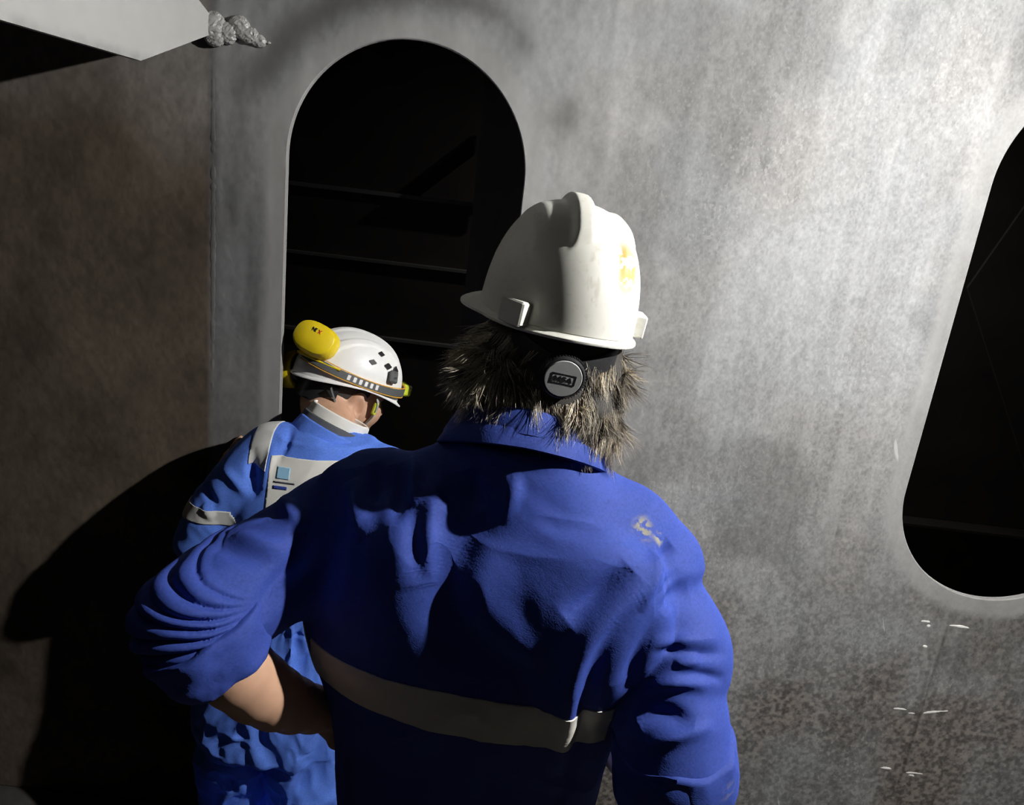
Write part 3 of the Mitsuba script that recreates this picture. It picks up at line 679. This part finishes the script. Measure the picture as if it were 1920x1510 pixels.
mat('m_hat', two({'type': 'principled', 'base_color': proc(hat_color), 'roughness': .42, 'specular': .5}))
def v_brim(th):
    front = np.clip(np.sin(th), 0, 1)
    return .007 + .028 * sm(np.sin(th), -.22, .70)
HAT1 = frame(W1((-.007, 0, .015)), (-math.sin(.29), math.cos(.29), .05), (.105, 0, 1))
hat = hat_mesh(.1025, .130, .157, 2.4, rim=lambda t: -.004 * np.cos(2 * t), brim=v_brim, flare=.015,
               ridges=[ridge(-.006, .019, .0105, -.086, .12, .014, .50, .16), ridge(.052, .017, .0050, -.100, .10, .02, .45, .10), ridge(-.058, .016, .0016, -.06, .10, .02, .5, .10)])
add('hard_hat__shell', place(hat, HAT1), 'm_hat', 40)
note('hard_hat', 'scuffed off-white hard hat with yellow stains on the man in front', 'hard hat')
for s in (-1, 1):
    px_, py_ = (-.081, -.084) if s < 0 else (.1000, -.034)
    Ms = HAT1 @ frame((px_, py_, .016), (px_ / .1025 ** 2, py_ / .130 ** 2, 0), (0, 0, 1))
    blk = cat_meshes([box(0, .006, .013, .036, .017, .005, .002), box(-.0165, .006, .0, .005, .017, .030, .002), box(.0165, .006, .0, .005, .017, .030, .002), box(0, .0125, -.001, .036, .004, .030, .0015)])
    add('hard_hat__accessory_slot', place(blk, Ms), 'm_hat', 30)
# suspension band, nape bracket and knob
hb = ring_band((0, 0, 0), np.eye(4), .083, .106, -.010, .010, thick=.0012, dip=lambda t: -.024 * np.clip(-np.sin(t), 0, 1) ** 1.3 - .004)
add('hard_hat__headband', place(hb, HEAD1), 'm_black', True, label='black suspension band')
nb = ring_band((0, 0, 0), np.eye(4), .092, .114, -.014, .014, thick=.0024, arc=(math.pi * 1.5 - .85, math.pi * 1.5 + .85), dip=lambda t: -.038 * np.clip(-np.sin(t), 0, 1) ** 2 + .01)
add('hard_hat__headband__nape_bracket', place(nb, HEAD1), 'm_black', True)
def lathe(prof, n=48, axis='y'):
    a = np.arange(n) * 2 * np.pi / n
    P = np.stack([np.stack([r * np.cos(a), np.full(n, y), r * np.sin(a)], -1) for r, y in prof]); m = grid_mesh(P, closed_v=True); m.fix_normals(); return m
KNOB = HEAD1 @ frame((-.003, -.118, -.036), (0.0, -1, -.12), (0, 0, 1))
kn = lathe([(.0001, -.004), (.027, -.004), (.0285, -.002), (.0285, .010), (.027, .013), (.0255, .0138), (.0240, .0130), (.0001, .0130)], 64)
teeth = [place(box(.0287, .004, 0, .0016, .013, .0018), trimesh.transformations.rotation_matrix(i * 2 * np.pi / 48, [0, 1, 0])) for i in range(48)]
add('hard_hat__knob', place(cat_meshes([kn, *teeth]), KNOB), 'm_black', 35, label='round ratchet knob with raised letters')
mat('m_cap', two(prin((.38, .39, .385), .5)))
add('hard_hat__knob__cap', place(lathe([(.0001, .0128), (.0238, .0128), (.0238, .0140), (.0230, .0150), (.0001, .0152)], 64), KNOB), 'm_cap', 35, label='grey cap')
def on_disc(m, y): # text in xy -> local x,z facing +y, mirrored so that it reads from outside
    A = np.array([[-1, 0, 0, 0], [0, 0, 1, y], [0, 1, 0, 0], [0, 0, 0, 1.0]]); r = m.copy(); r.apply_transform(A); r.fix_normals(); return r
tx = meshkit.text_mesh('MSA', .0088, .0006); w = tx.bounds[1, 0] - tx.bounds[0, 0]; tx.apply_scale([.0225 / w, .72, 1]); tx.apply_translation([-(tx.bounds[0, 0] + tx.bounds[1, 0]) / 2, -.0032, 0])
add('hard_hat__knob__lettering', place(on_disc(tx, .0152), KNOB), 'm_black')
fr = extrude(sg.box(-.0155, -.0066, .0155, .0066).difference(sg.box(-.0147, -.0058, .0147, .0058)), .0005)
add('hard_hat__knob__lettering_frame', place(on_disc(fr, .0152), KNOB), 'm_black')

# ---- hair of the man in front
def man_hair():
    f = Field(W1((0, 0, 0)) - .22, W1((0, 0, 0)) + .20, .004)
    for c, r in (((0, -.012, -.01), (.086, .100, .112)), ((0, -.085, -.092), (.070, .034, .042)), ((.050, -.078, -.108), (.045, .036, .045)), ((.035, -.088, -.086), (.045, .028, .026)), ((.050, -.066, -.078), (.036, .042, .036)), ((.070, -.050, -.086), (.026, .040, .034)), ((-.052, -.070, -.090), (.044, .036, .034)),
                 ((.072, -.036, -.058), (.026, .048, .056)), ((.066, -.056, -.108), (.028, .036, .042)), ((-.078, -.010, -.040), (.024, .048, .040)), ((-.088, -.062, -.062), (.034, .038, .032)), ((.062, -.060, -.134), (.020, .022, .024))):
        f.ell(W1(c), r, .018, HEAD1)
    f.ell(W1((0, .105, -.06)), (.085, .095, .13), .02, HEAD1, cut=True)
    f.ell(W1((0, -.0, .11)), (.2, .2, .085), .0, HEAD1, cut=True)
    return f.mesh(3)
hm = man_hair()
def strands(base, n, seed, M, length, keep, flow):
    g = np.random.default_rng(seed); p, fi = trimesh.sample.sample_surface(base, n * 4, seed=seed); nn = base.face_normals[fi]
    L = (np.linalg.inv(M) @ np.c_[p, np.ones(len(p))].T).T[:, :3]; ok = keep(L, g.random(len(p))); p, nn, L = p[ok][:n], nn[ok][:n], L[ok][:n]
    k = len(p); R = M[:3, :3]
    cl = np.stack([meshkit.fbm(L * 48 + s * 7.3, 2, seed + s) - .5 for s in range(3)], -1)
    cl2 = np.stack([meshkit.noise(L * 70 + s * 3.1, seed + 20 + s) - .5 for s in range(3)], -1)
    d = flow(L, nn @ R) @ R.T + 3.2 * cl + .8 * cl2 + .07 * g.normal(size=(k, 3)); d -= nn * np.minimum(0, (d * nn).sum(1))[:, None] * .9
    d /= np.linalg.norm(d, axis=1, keepdims=True)
    ln = length * g.uniform(.5, 1.15, k) * (.7 + .9 * meshkit.noise(L * 30, seed + 5)); S = 7; pts = [p - nn * .004]; q = p
    curl = np.stack([meshkit.fbm(L * 26 + 40 + s * 5.7, 2, seed + 9 + s) - .5 for s in range(3)], -1) * 2.4 + .08 * g.normal(size=(k, 3))
    for i in range(1, S):
        t = i / (S - 1); d = d + curl * .45 * t + np.array([0, 0, -.10]) + nn * .10 * t; d /= np.linalg.norm(d, axis=1, keepdims=True)
        q = q + d * (ln / (S - 1))[:, None]; pts.append(q)
    P = np.stack(pts, 1); tg = np.gradient(P, axis=1); tg /= np.linalg.norm(tg, axis=-1, keepdims=True) + 1e-9
    a = np.cross(tg, np.array([.3, .5, .8])); a /= np.linalg.norm(a, axis=-1, keepdims=True) + 1e-9; b = np.cross(tg, a)
    rad = (np.array([.9, 1, 1, .9, .75, .55, .12]) * .00038)[None, :, None, None] * g.uniform(.7, 1.25, k)[:, None, None, None]
    an = np.arange(3) * 2 * np.pi / 3
    V = P[:, :, None] + rad * (np.cos(an)[None, None, :, None] * a[:, :, None] + np.sin(an)[None, None, :, None] * b[:, :, None])
    N = (V - P[:, :, None]); N /= np.linalg.norm(N, axis=-1, keepdims=True) + 1e-12
    i, j = np.meshgrid(np.arange(S - 1), np.arange(3), indexing='ij'); q4 = np.stack([i * 3 + j, i * 3 + (j + 1) % 3, (i + 1) * 3 + (j + 1) % 3, (i + 1) * 3 + j], -1).reshape(-1, 4)
    tri = np.vstack([q4[:, [0, 1, 2]], q4[:, [0, 2, 3]]]); F = (tri[None] + (np.arange(k) * S * 3)[:, None, None]).reshape(-1, 3)
    tone = np.clip(g.normal(.46, .30, k) + 1.5 * (meshkit.noise(L * 45, seed + 3) - .5), 0, 1)
    col = np.array([.050, .042, .034]) * (1 - tone[:, None]) + np.array([.78, .69, .53]) * tone[:, None]
    return (V.reshape(-1, 3), F), np.repeat(col, S * 3, 0)
def hair_keep(L, u):
    x, y, z = L.T; bracket = (z > -.042) & (z < -.014) & (np.abs(x + .01) < .052) & (y < -.05); knob = (x ** 2 + (z + .036) ** 2) < .034 ** 2
    return (z < -.008) & (y < .035) & ~bracket & ~knob
def hair_flow(L, n):
    x = L[:, :1]; return np.concatenate([.9 * np.clip(-x / .1 - .55, 0, 1) * -1.1 + .08 * x / .1, -.15 + 0 * x, -1 + .75 * np.clip(-x / .1 - .5, 0, 1)], 1) + .30 * n
(hv, hf), hcol = strands(hm, 13000, 11, HEAD1, .035, hair_keep, hair_flow)
mat('m_hairbase', two(prin((.022, .018, .014), .7)))
mat('m_hair', two(prin({'type': 'mesh_attribute', 'name': 'vertex_color'}, .38, .8)))
add('person__hair', hm, 'm_hairbase', True, label='tousled grey-brown hair over the nape')
add('person__hair__strands', trimesh.Trimesh(hv, hf, process=False), 'm_hair', True, color=hcol, kind='stuff')

# ------------------------------------------------------------------ the worker at the opening
note('person_001', 'worker in a lighter blue coverall stooping with his head inside the arched opening', 'person')
def worker_coverall():
    f = Field((-.80, 1.16, -.10), (-.05, 1.74, 1.20), .004)
    f.loft([(.33, -.492, 1.555, .150, .110, 2.3), (.488, -.490, 1.560, .166, .112, 2.3), (.617, -.482, 1.570, .154, .105, 2.3), (.791, -.465, 1.575, .165, .105, 2.3), (.933, -.44, 1.580, .173, .106, 2.3), (1.025, -.42, 1.59, .153, .095, 2.2), (1.092, -.405, 1.61, .10, .08, 2)], 0)
    f.chain([(-.42, 1.595, 1.06), (-.510, 1.595, 1.045)], [.06, .060], .04)
    f.chain([(-.40, 1.60, 1.055), (-.26, 1.59, 1.02), (-.22, 1.62, .85)], [.06, .062, .06], .04)
    f.chain([(-.515, 1.59, 1.045), (-.60, 1.565, .945), (-.660, 1.55, .835)], [.062, .056, .052], .03, 7)
    f.chain([(-.660, 1.55, .83), (-.652, 1.61, .865), (-.648, 1.645, .905)], [.051, .042, .034], .02, 6)
    for s in (-1, 1):
        f.chain([(-.49 + s * .075, 1.55, .42), (-.49 + s * .085, 1.58, .22), (-.49 + s * .09, 1.60, .03)], [.098, .090, .080], .03, 7)
        f.chain([(-.49 + s * .09, 1.585, .02), (-.49 + s * .095, 1.42, .0), (-.49 + s * .10, 1.26, -.005)], [.075, .068, .058], .02)
    return f.mesh(6)
BASE['worker_coverall'] = worker_coverall()
#WORKERFOLDS[
WORKER_FOLDS = [
    ([(-.535, 1.536, 1.08), (-.533, 1.513, 1.037), (-.519, 1.491, .974)], -0.012, 0.012, 0.012),
    ([(-.541, 1.522, 1.057), (-.53, 1.506, 1.009)], -0.008, 0.01, 0.01),
    ([(-.607, 1.53, 1.021), (-.57, 1.509, 1.009), (-.54, 1.498, .974)], 0.006, 0.012, 0.01),
    ([(-.479, 1.593, 1.113), (-.469, 1.538, 1.096), (-.481, 1.514, 1.055)], -0.006, 0.008, 0.008),
    ([(-.496, 1.54, 1.092), (-.498, 1.516, 1.052), (-.505, 1.496, .998)], 0.006, 0.01, 0.01),
    ([(-.435, 1.584, 1.122), (-.404, 1.56, 1.115), (-.335, 1.566, 1.104)], -0.005, 0.008, 0.008),
    ([(-.644, 1.535, .983), (-.62, 1.505, .961), (-.6, 1.499, .948)], -0.009, 0.009, 0.009),
    ([(-.638, 1.506, .946), (-.61, 1.496, .916)], 0.006, 0.01, 0.01),
    ([(-.417, 1.472, .706), (-.433, 1.47, .679), (-.443, 1.468, .637)], -0.005, 0.005, 0.005),
    ([(-.4, 1.476, .706), (-.41, 1.474, .679), (-.42, 1.471, .638)], -0.005, 0.005, 0.005),
    ([(-.445, 1.469, .691), (-.455, 1.467, .663), (-.463, 1.466, .622)], -0.005, 0.005, 0.005),
    ([(-.378, 1.485, .683), (-.382, 1.484, .656), (-.387, 1.482, .621)], -0.004, 0.005, 0.005),
    ([(-.41, 1.474, .658), (-.431, 1.469, .618), (-.451, 1.462, .578)], -0.007, 0.008, 0.007),
    ([(-.377, 1.487, .64), (-.402, 1.475, .603), (-.422, 1.465, .566)], -0.007, 0.008, 0.007),
    ([(-.479, 1.467, .665), (-.41, 1.474, .668), (-.356, 1.5, .648)], -0.004, 0.004, 0.004),
    ([(-.543, 1.453, .501), (-.516, 1.447, .459), (-.49, 1.445, .385), (-.481, 1.496, .279)], 0.012, 0.018, 0.016),
    ([(-.481, 1.449, .499), (-.482, 1.445, .415), (-.493, 1.503, .272), (-.494, 1.537, .143)], -0.014, 0.014, 0.014),
    ([(-.578, 1.448, .398), (-.539, 1.444, .4), (-.49, 1.445, .385)], 0.008, 0.008, 0.008),
    ([(-.575, 1.449, .368), (-.566, 1.467, .294), (-.543, 1.494, .178)], -0.01, 0.014, 0.012),
    ([(-.558, 1.447, .373), (-.538, 1.477, .273), (-.526, 1.503, .172)], 0.01, 0.014, 0.012),
    ([(-.462, 1.448, .473), (-.452, 1.446, .447)], 0.006, 0.006, 0.006),
    ([(-.417, 1.447, .385), (-.382, 1.456, .368), (-.35, 1.475, .361)], -0.006, 0.005, 0.005),
    ([(-.393, 1.452, .369), (-.41, 1.465, .303), (-.437, 1.486, .216)], 0.009, 0.012, 0.012),
    ([(-.36, 1.473, .318), (-.384, 1.475, .266), (-.404, 1.484, .199)], -0.012, 0.012, 0.012),
]
#]
worker_cloth = crumple(BASE['worker_coverall'], .006, 9, 8, (1, 1, .6))
deep = crumple(worker_cloth, .020, 8.5, 21, (1, 1, .5)); low = 1 - sm(worker_cloth.vertices[:, 2], .62, .76)   # the trousers hang in deeper folds
worker_cloth = trimesh.Trimesh(worker_cloth.vertices + (deep.vertices - worker_cloth.vertices) * low[:, None], worker_cloth.faces, process=False)
worker_cloth = taubin(fold(worker_cloth, WORKER_FOLDS, 1.3), 1)
add('person_001__coverall', worker_cloth, 'm_blue', True)
add('person_001__coverall__reflective_band', patch(worker_cloth, [((0, 0, .937), (0, 0, -1)), ((0, 0, .905), (0, 0, 1))], .0018, lambda v, n: (v[:, 0] < -.545 - .03 * (v[:, 2] - .9) / .04) & (v[:, 2] > .85)), 'm_silver', True, label='reflective band on the sleeve')
add('person_001__coverall__reflective_band', patch(worker_cloth, [((-.503, 0, 0), (-1, 0, 0)), ((-.546, 0, 0), (1, 0, 0)), ((0, 1.55, 1.050), (0, -.2, 1))], .0018, lambda v, n: v[:, 2] > .95), 'm_silver', True, label='reflective strip over the shoulder')
back = lambda v, n: (n[:, 1] < .3) & (v[:, 1] < 1.60)
def back_patch(x0, x1, z0, z1, off): return patch(worker_cloth, [((x0, 0, 0), (1, 0, 0)), ((x1, 0, 0), (-1, 0, 0)), ((-.487, 0, z0), (-.03, 0, 1)), ((-.487, 0, z1), (.03, 0, -1))], off, back)
add('person_001__coverall__back_panel', back_patch(-.494, -.318, .950, 1.072, .0016), 'm_whitecloth', True, label='white emblem panel on the back')
add('person_001__coverall__back_panel__emblem', back_patch(-.478, -.450, 1.029, 1.052, .0028), 'm_palebue', True)
add('person_001__coverall__back_panel__emblem', back_patch(-.482, -.436, 1.0205, 1.0235, .0028), 'm_greycloth', True)
add('person_001__coverall__back_panel__emblem', back_patch(-.482, -.452, 1.008, 1.0145, .0028), 'm_navy', True)

boot('person_001__boot', (-.59, 1.20), .05, pitch=-1.15); boot('person_001__boot', (-.39, 1.20), -.05, pitch=-1.15)
HEAD2 = frame((-.410, 1.800, 1.160), (.80, .52, -.36), (.10, .05, 1))
def W2(p): return HEAD2[:3, :3] @ np.asarray(p, float) + HEAD2[:3, 3]
def worker_body():
    f = Field((-.74, 1.48, .78), (-.22, 1.98, 1.31), .0032)
    head(f, HEAD2, [(W2((0, -.03, -.06)), (-.405, 1.64, 1.08),   .056, .060)], ear=.006)
    f.cone((-.405, 1.64, 1.08), (-.42, 1.58, .98), .06, .07, .02)
    f.chain([(-.515, 1.59, 1.045), (-.60, 1.565, .945), (-.660, 1.55, .835)], [.03, .03, .03], .02)
    f.cone((-.42, 1.58, 1.02), (-.53, 1.575, 1.045), .04, .03, .02)
    f.chain([(-.660, 1.55, .83), (-.652, 1.61, .860), (-.648, 1.65, .895)], [.03, .030, .024], .02)
    hand(f, frame((-.648, 1.655, .885), (.10, .12, .9), (0, -1, .12)), .12, .16, .6, 1, s=.92)
    return f.mesh(5)
add('person_001__body', worker_body(), 'm_skin', True)
mat('m_white', two(prin((.84, .84, .82), .42)))
NECK2 = frame((0, 0, 0), (.15, .9, -.35), (.42, .34, 1))
add('person_001__collar', ring_band((-.402, 1.625, 1.062), NECK2, .098, .088, 0, .045, flare=-.012, thick=.004, wob=.006), 'm_blue', True)
add('person_001__collar', ring_band((-.402, 1.640, 1.082), NECK2, .084, .076, 0, .036, flare=-.006, thick=.003, wob=.004), 'm_greycloth', True, label='dark grey collar lining')
add('person_001__undershirt', ring_band((-.400, 1.655, 1.095), NECK2, .073, .068, 0, .042, flare=-.006, thick=.004, wob=.004), 'm_whitecloth', True, label='white collar of an undershirt')

def rim2(t):  # lower at the nape, arched over the ears, drawn down in front
    return -.012 - .012 * np.cos(2 * t) * -1 - .010 * np.clip(-np.sin(t), 0, 1) + .004
HAT2 = frame(W2((0, .0, .022)), HEAD2[:3, 1], HEAD2[:3, 2])
hat2 = hat_mesh(.108, .136, .118, 2.3, rim=rim2, brim=lambda t: .003 + .010 * np.clip(np.sin(t), 0, 1) ** 3, ridges=[ridge(0, .018, .003, -.10, .10, .02, .5), ridge(.06, .012, .003, -.09, .07, .02, .35), ridge(-.06, .012, .003, -.09, .07, .02, .35)])
add('safety_helmet__shell', place(hat2, HAT2), 'm_white', 40)
note('safety_helmet', 'white vented climbing-style safety helmet with yellow ear muffs on the stooping worker', 'helmet')
def on_hat(az, el, off=.0, up=(0, 0, 1)):
    """frame on the helmet's shell: azimuth from the front towards the right, elevation; local y points out"""
    d = np.array([math.sin(az) * math.cos(el), math.cos(az) * math.cos(el), math.sin(el)])
    s = (abs(d[0] / .108) ** 2.3 + abs(d[1] / .136) ** 2.3 + abs(max(d[2], 0) / .118) ** 2.3) ** (-1 / 2.3)
    p = d * s; nn = np.array([d[0] / .108 ** 2, d[1] / .136 ** 2, d[2] / .118 ** 2]); nn /= np.linalg.norm(nn)
    return HAT2 @ frame(p + nn * off, nn, up)
def hat_strip(azs, els, wid, off, n=60):
    az = np.interp(np.linspace(0, 1, n), np.linspace(0, 1, len(azs)), azs); el = np.interp(np.linspace(0, 1, n), np.linspace(0, 1, len(els)), els)
    rows = []
    for A, E in zip(az, el):
        M = on_hat(A, E, 0); rows.append([(M @ [0, o, z, 1])[:3] for z, o in ((-wid / 2, off * .3), (-wid / 2, off), (wid / 2, off), (wid / 2, off * .3))])
    m = grid_mesh(np.array(rows)); m.fix_normals(); return m
mat('m_strap', two(prin((.10, .105, .105), .6))); mat('m_yellow', two(prin((.80, .60, .015), .38))); mat('m_lime', two(prin((.62, .70, .05), .4)))
mat('m_orange', two(prin((.70, .36, .05), .5))); mat('m_red', two(prin((.65, .05, .03), .5)))
add('safety_helmet__strap', hat_strip([-3.0, 0, 3.0], [.16, .12, .16], .017, .0045), 'm_strap', 30, label='grey elastic strap of the headlamp with orange edges and reflective dashes')
add('safety_helmet__strap__edging', hat_strip([-3.0, 0, 3.0], [.245, .205, .245], .0022, .0050), 'm_orange', 30)
add('safety_helmet__strap__edging', hat_strip([-3.0, 0, 3.0], [.075, .035, .075], .0022, .0050), 'm_orange', 30)
for i in range(6):
    a = 1.35 + .13 * i
    add('safety_helmet__strap__dash', place(box(0, .005, 0, .0075, .0012, .012), on_hat(a, .145)), 'm_white')
for az, el, w_, h_ in ((1.15, .62, .018, .012), (1.6, .62, .016, .010), (1.35, .85, .014, .010), (.9, .55, .012, .018), (-.9, .6, .016, .012), (-1.4, .6, .016, .012)):
    add('safety_helmet__vent', place(extrude(sg.Polygon([(-w_ / 2, 0), (0, -h_ / 2), (w_ / 2, 0), (0, h_ / 2)]).buffer(.002), .002).apply_transform(np.array([[1, 0, 0, 0], [0, 0, 1, 0], [0, 1, 0, 0], [0, 0, 0, 1.0]])), on_hat(az, el, .0005)), 'm_black')
clip = cat_meshes([box(0, .006, 0, .026, .012, .030, .004), box(0, .010, .004, .014, .012, .018, .004)])
add('safety_helmet__side_clip', place(clip, on_hat(1.02, .42)), 'm_strap', 30, label='dark grey accessory clip')
add('safety_helmet__side_clip', place(clip, on_hat(-1.02, .42)), 'm_strap', 30)
def muff(key, M):
    f = Field((-.058, -.012, -.044), (.058, .052, .044), .002)
    f.loft([(-.040, 0, 0, .001, .001, 2), (.040, 0, 0, .001, .001, 2)], 0)
    f.V[:] = .2
    X, Y, Z = np.meshgrid(*f.ax, indexing='ij'); t = np.clip(Y / .045, 0, 1); sc = 1 - .22 * t ** 2.2
    q = ((np.abs(X) / (.054 * sc)) ** 2.5 + (np.abs(Z) / (.039 * sc)) ** 2.5) ** (1 / 2.5)
    f.V = np.maximum((q - 1) * .035, np.maximum(-Y, Y - .042 + .010 * q ** 3)).astype(np.float32)
    k_ = add(key, place(f.mesh(2), M), 'm_yellow', True, label='yellow ear cup')
    pad = extrude(sg.Point(0, 0).buffer(1, 24), .012); pad.apply_transform(np.array([[.046, 0, 0, 0], [0, 0, 1, -.013], [0, .033, 0, 0], [0, 0, 0, 1.0]]))
    add(k_ + '__cushion', place(pad, M), 'm_black', 30)
    return k_, M
MU1 = HAT2 @ frame((.042, -.125, .062), (.72, -.70, .32), (-.1, .15, 1)); MU2 = frame((-.522, 1.778, 1.195), (-.95, .1, -.25), (-.1, -.3, 1))
k1, _ = muff('safety_helmet__ear_muff', MU1); k2, _ = muff('safety_helmet__ear_muff', MU2)
for (x, col, ch) in ((-.010, 'm_black', 'n'), (-.003, 'm_black', 'i'), (.006, 'm_red', 'x')):
    t_ = meshkit.text_mesh(ch.upper(), .009, .0008, True); t_.apply_translation([x, .010, 0]); add(k1 + '__marking', place(on_disc(t_, .0415), MU1), col)
wire = tube([(MU1 @ [.0, .0, -.036, 1])[:3], (MU1 @ [.02, .004, -.040, 1])[:3], (on_hat(2.2, .2, .006) @ [0, 0, 0, 1])[:3]], .0028, 8, 16)
add('safety_helmet__muff_arm', wire, 'm_yellow', True)
add('safety_helmet__muff_arm', tube([(MU2 @ [0, -.01, 0, 1])[:3], (on_hat(-2.5, .25, .006) @ [0, 0, 0, 1])[:3]], .006, 8), 'm_black', True)
# inner cradle and nape band, chin strap, headlamp
cr = ring_band((0, 0, 0), np.eye(4), .086, .110, -.036, .012, thick=.002, arc=(math.pi + .42, 2 * math.pi - .42), dip=lambda t: -.018 * np.clip(-np.sin(t), 0, 1) ** 1.2)
add('safety_helmet__nape_band', place(cr, HEAD2), 'm_black', True, label='dark padded nape band')
for s in (-1, 1):
    pts = [W2((s * .086, .050, .012)), W2((s * .084, .055, -.045)), W2((s * .070, .045, -.085)), W2((s * .030, .060, -.122)), W2((0, .068, -.128))]
    add('safety_helmet__chin_strap', tube(pts, .012, 8, 28, flat=.18), 'm_cap', True)
    add('safety_helmet__chin_strap', tube([W2((s * .088, -.07, .0)), W2((s * .088, -.02, -.055)), W2((s * .072, .035, -.088))], .006, 8, 20, flat=.2), 'm_strap', True)
    add('safety_helmet__buckle', tube([W2((s * .089, .052, .0)), W2((s * .088, .055, -.03))], .006, 10, 8), 'm_lime', True)
add('safety_helmet__nape_loop', tube([W2((-.060, -.105, .010)), W2((-.066, -.128, -.012)), W2((-.064, -.132, -.045)), W2((-.055, -.120, -.060))], .009, 10, 20, flat=.35), 'm_white', True)
LM = on_hat(0.0, .12, .004)
add('safety_helmet__headlamp', place(cat_meshes([box(0, .010, 0, .046, .020, .030, .005), box(0, .022, -.004, .040, .010, .022, .004)]), LM), 'm_lime', 30, label='lime and grey headlamp, unlit')
add('safety_helmet__headlamp__lens', place(lathe([(.0001, .026), (.010, .026), (.011, .028), (.010, .031), (.0001, .032)], 24), LM), 'm_cap', 30)
hair2 = Field(W2((0, 0, 0)) - .14, W2((0, 0, 0)) + .14, .004)
hair2.ell(W2((0, -.008, .004)), (.080, .096, .108), 0, HEAD2); hair2.ell(W2((0, .10, -.05)), (.12, .085, .12), .01, HEAD2, cut=True); hair2.ell(W2((0, -.02, -.13)), (.12, .12, .075), .01, HEAD2, cut=True)
for s in (-1, 1): hair2.ell(W2((s * .085, .014, -.034)), (.03, .030, .044), .005, HEAD2, cut=True)
mat('m_hair2', two(prin((.035, .030, .026), .7)))
add('person_001__hair', hair2.mesh(2), 'm_hair2', True, label='short cropped dark hair')
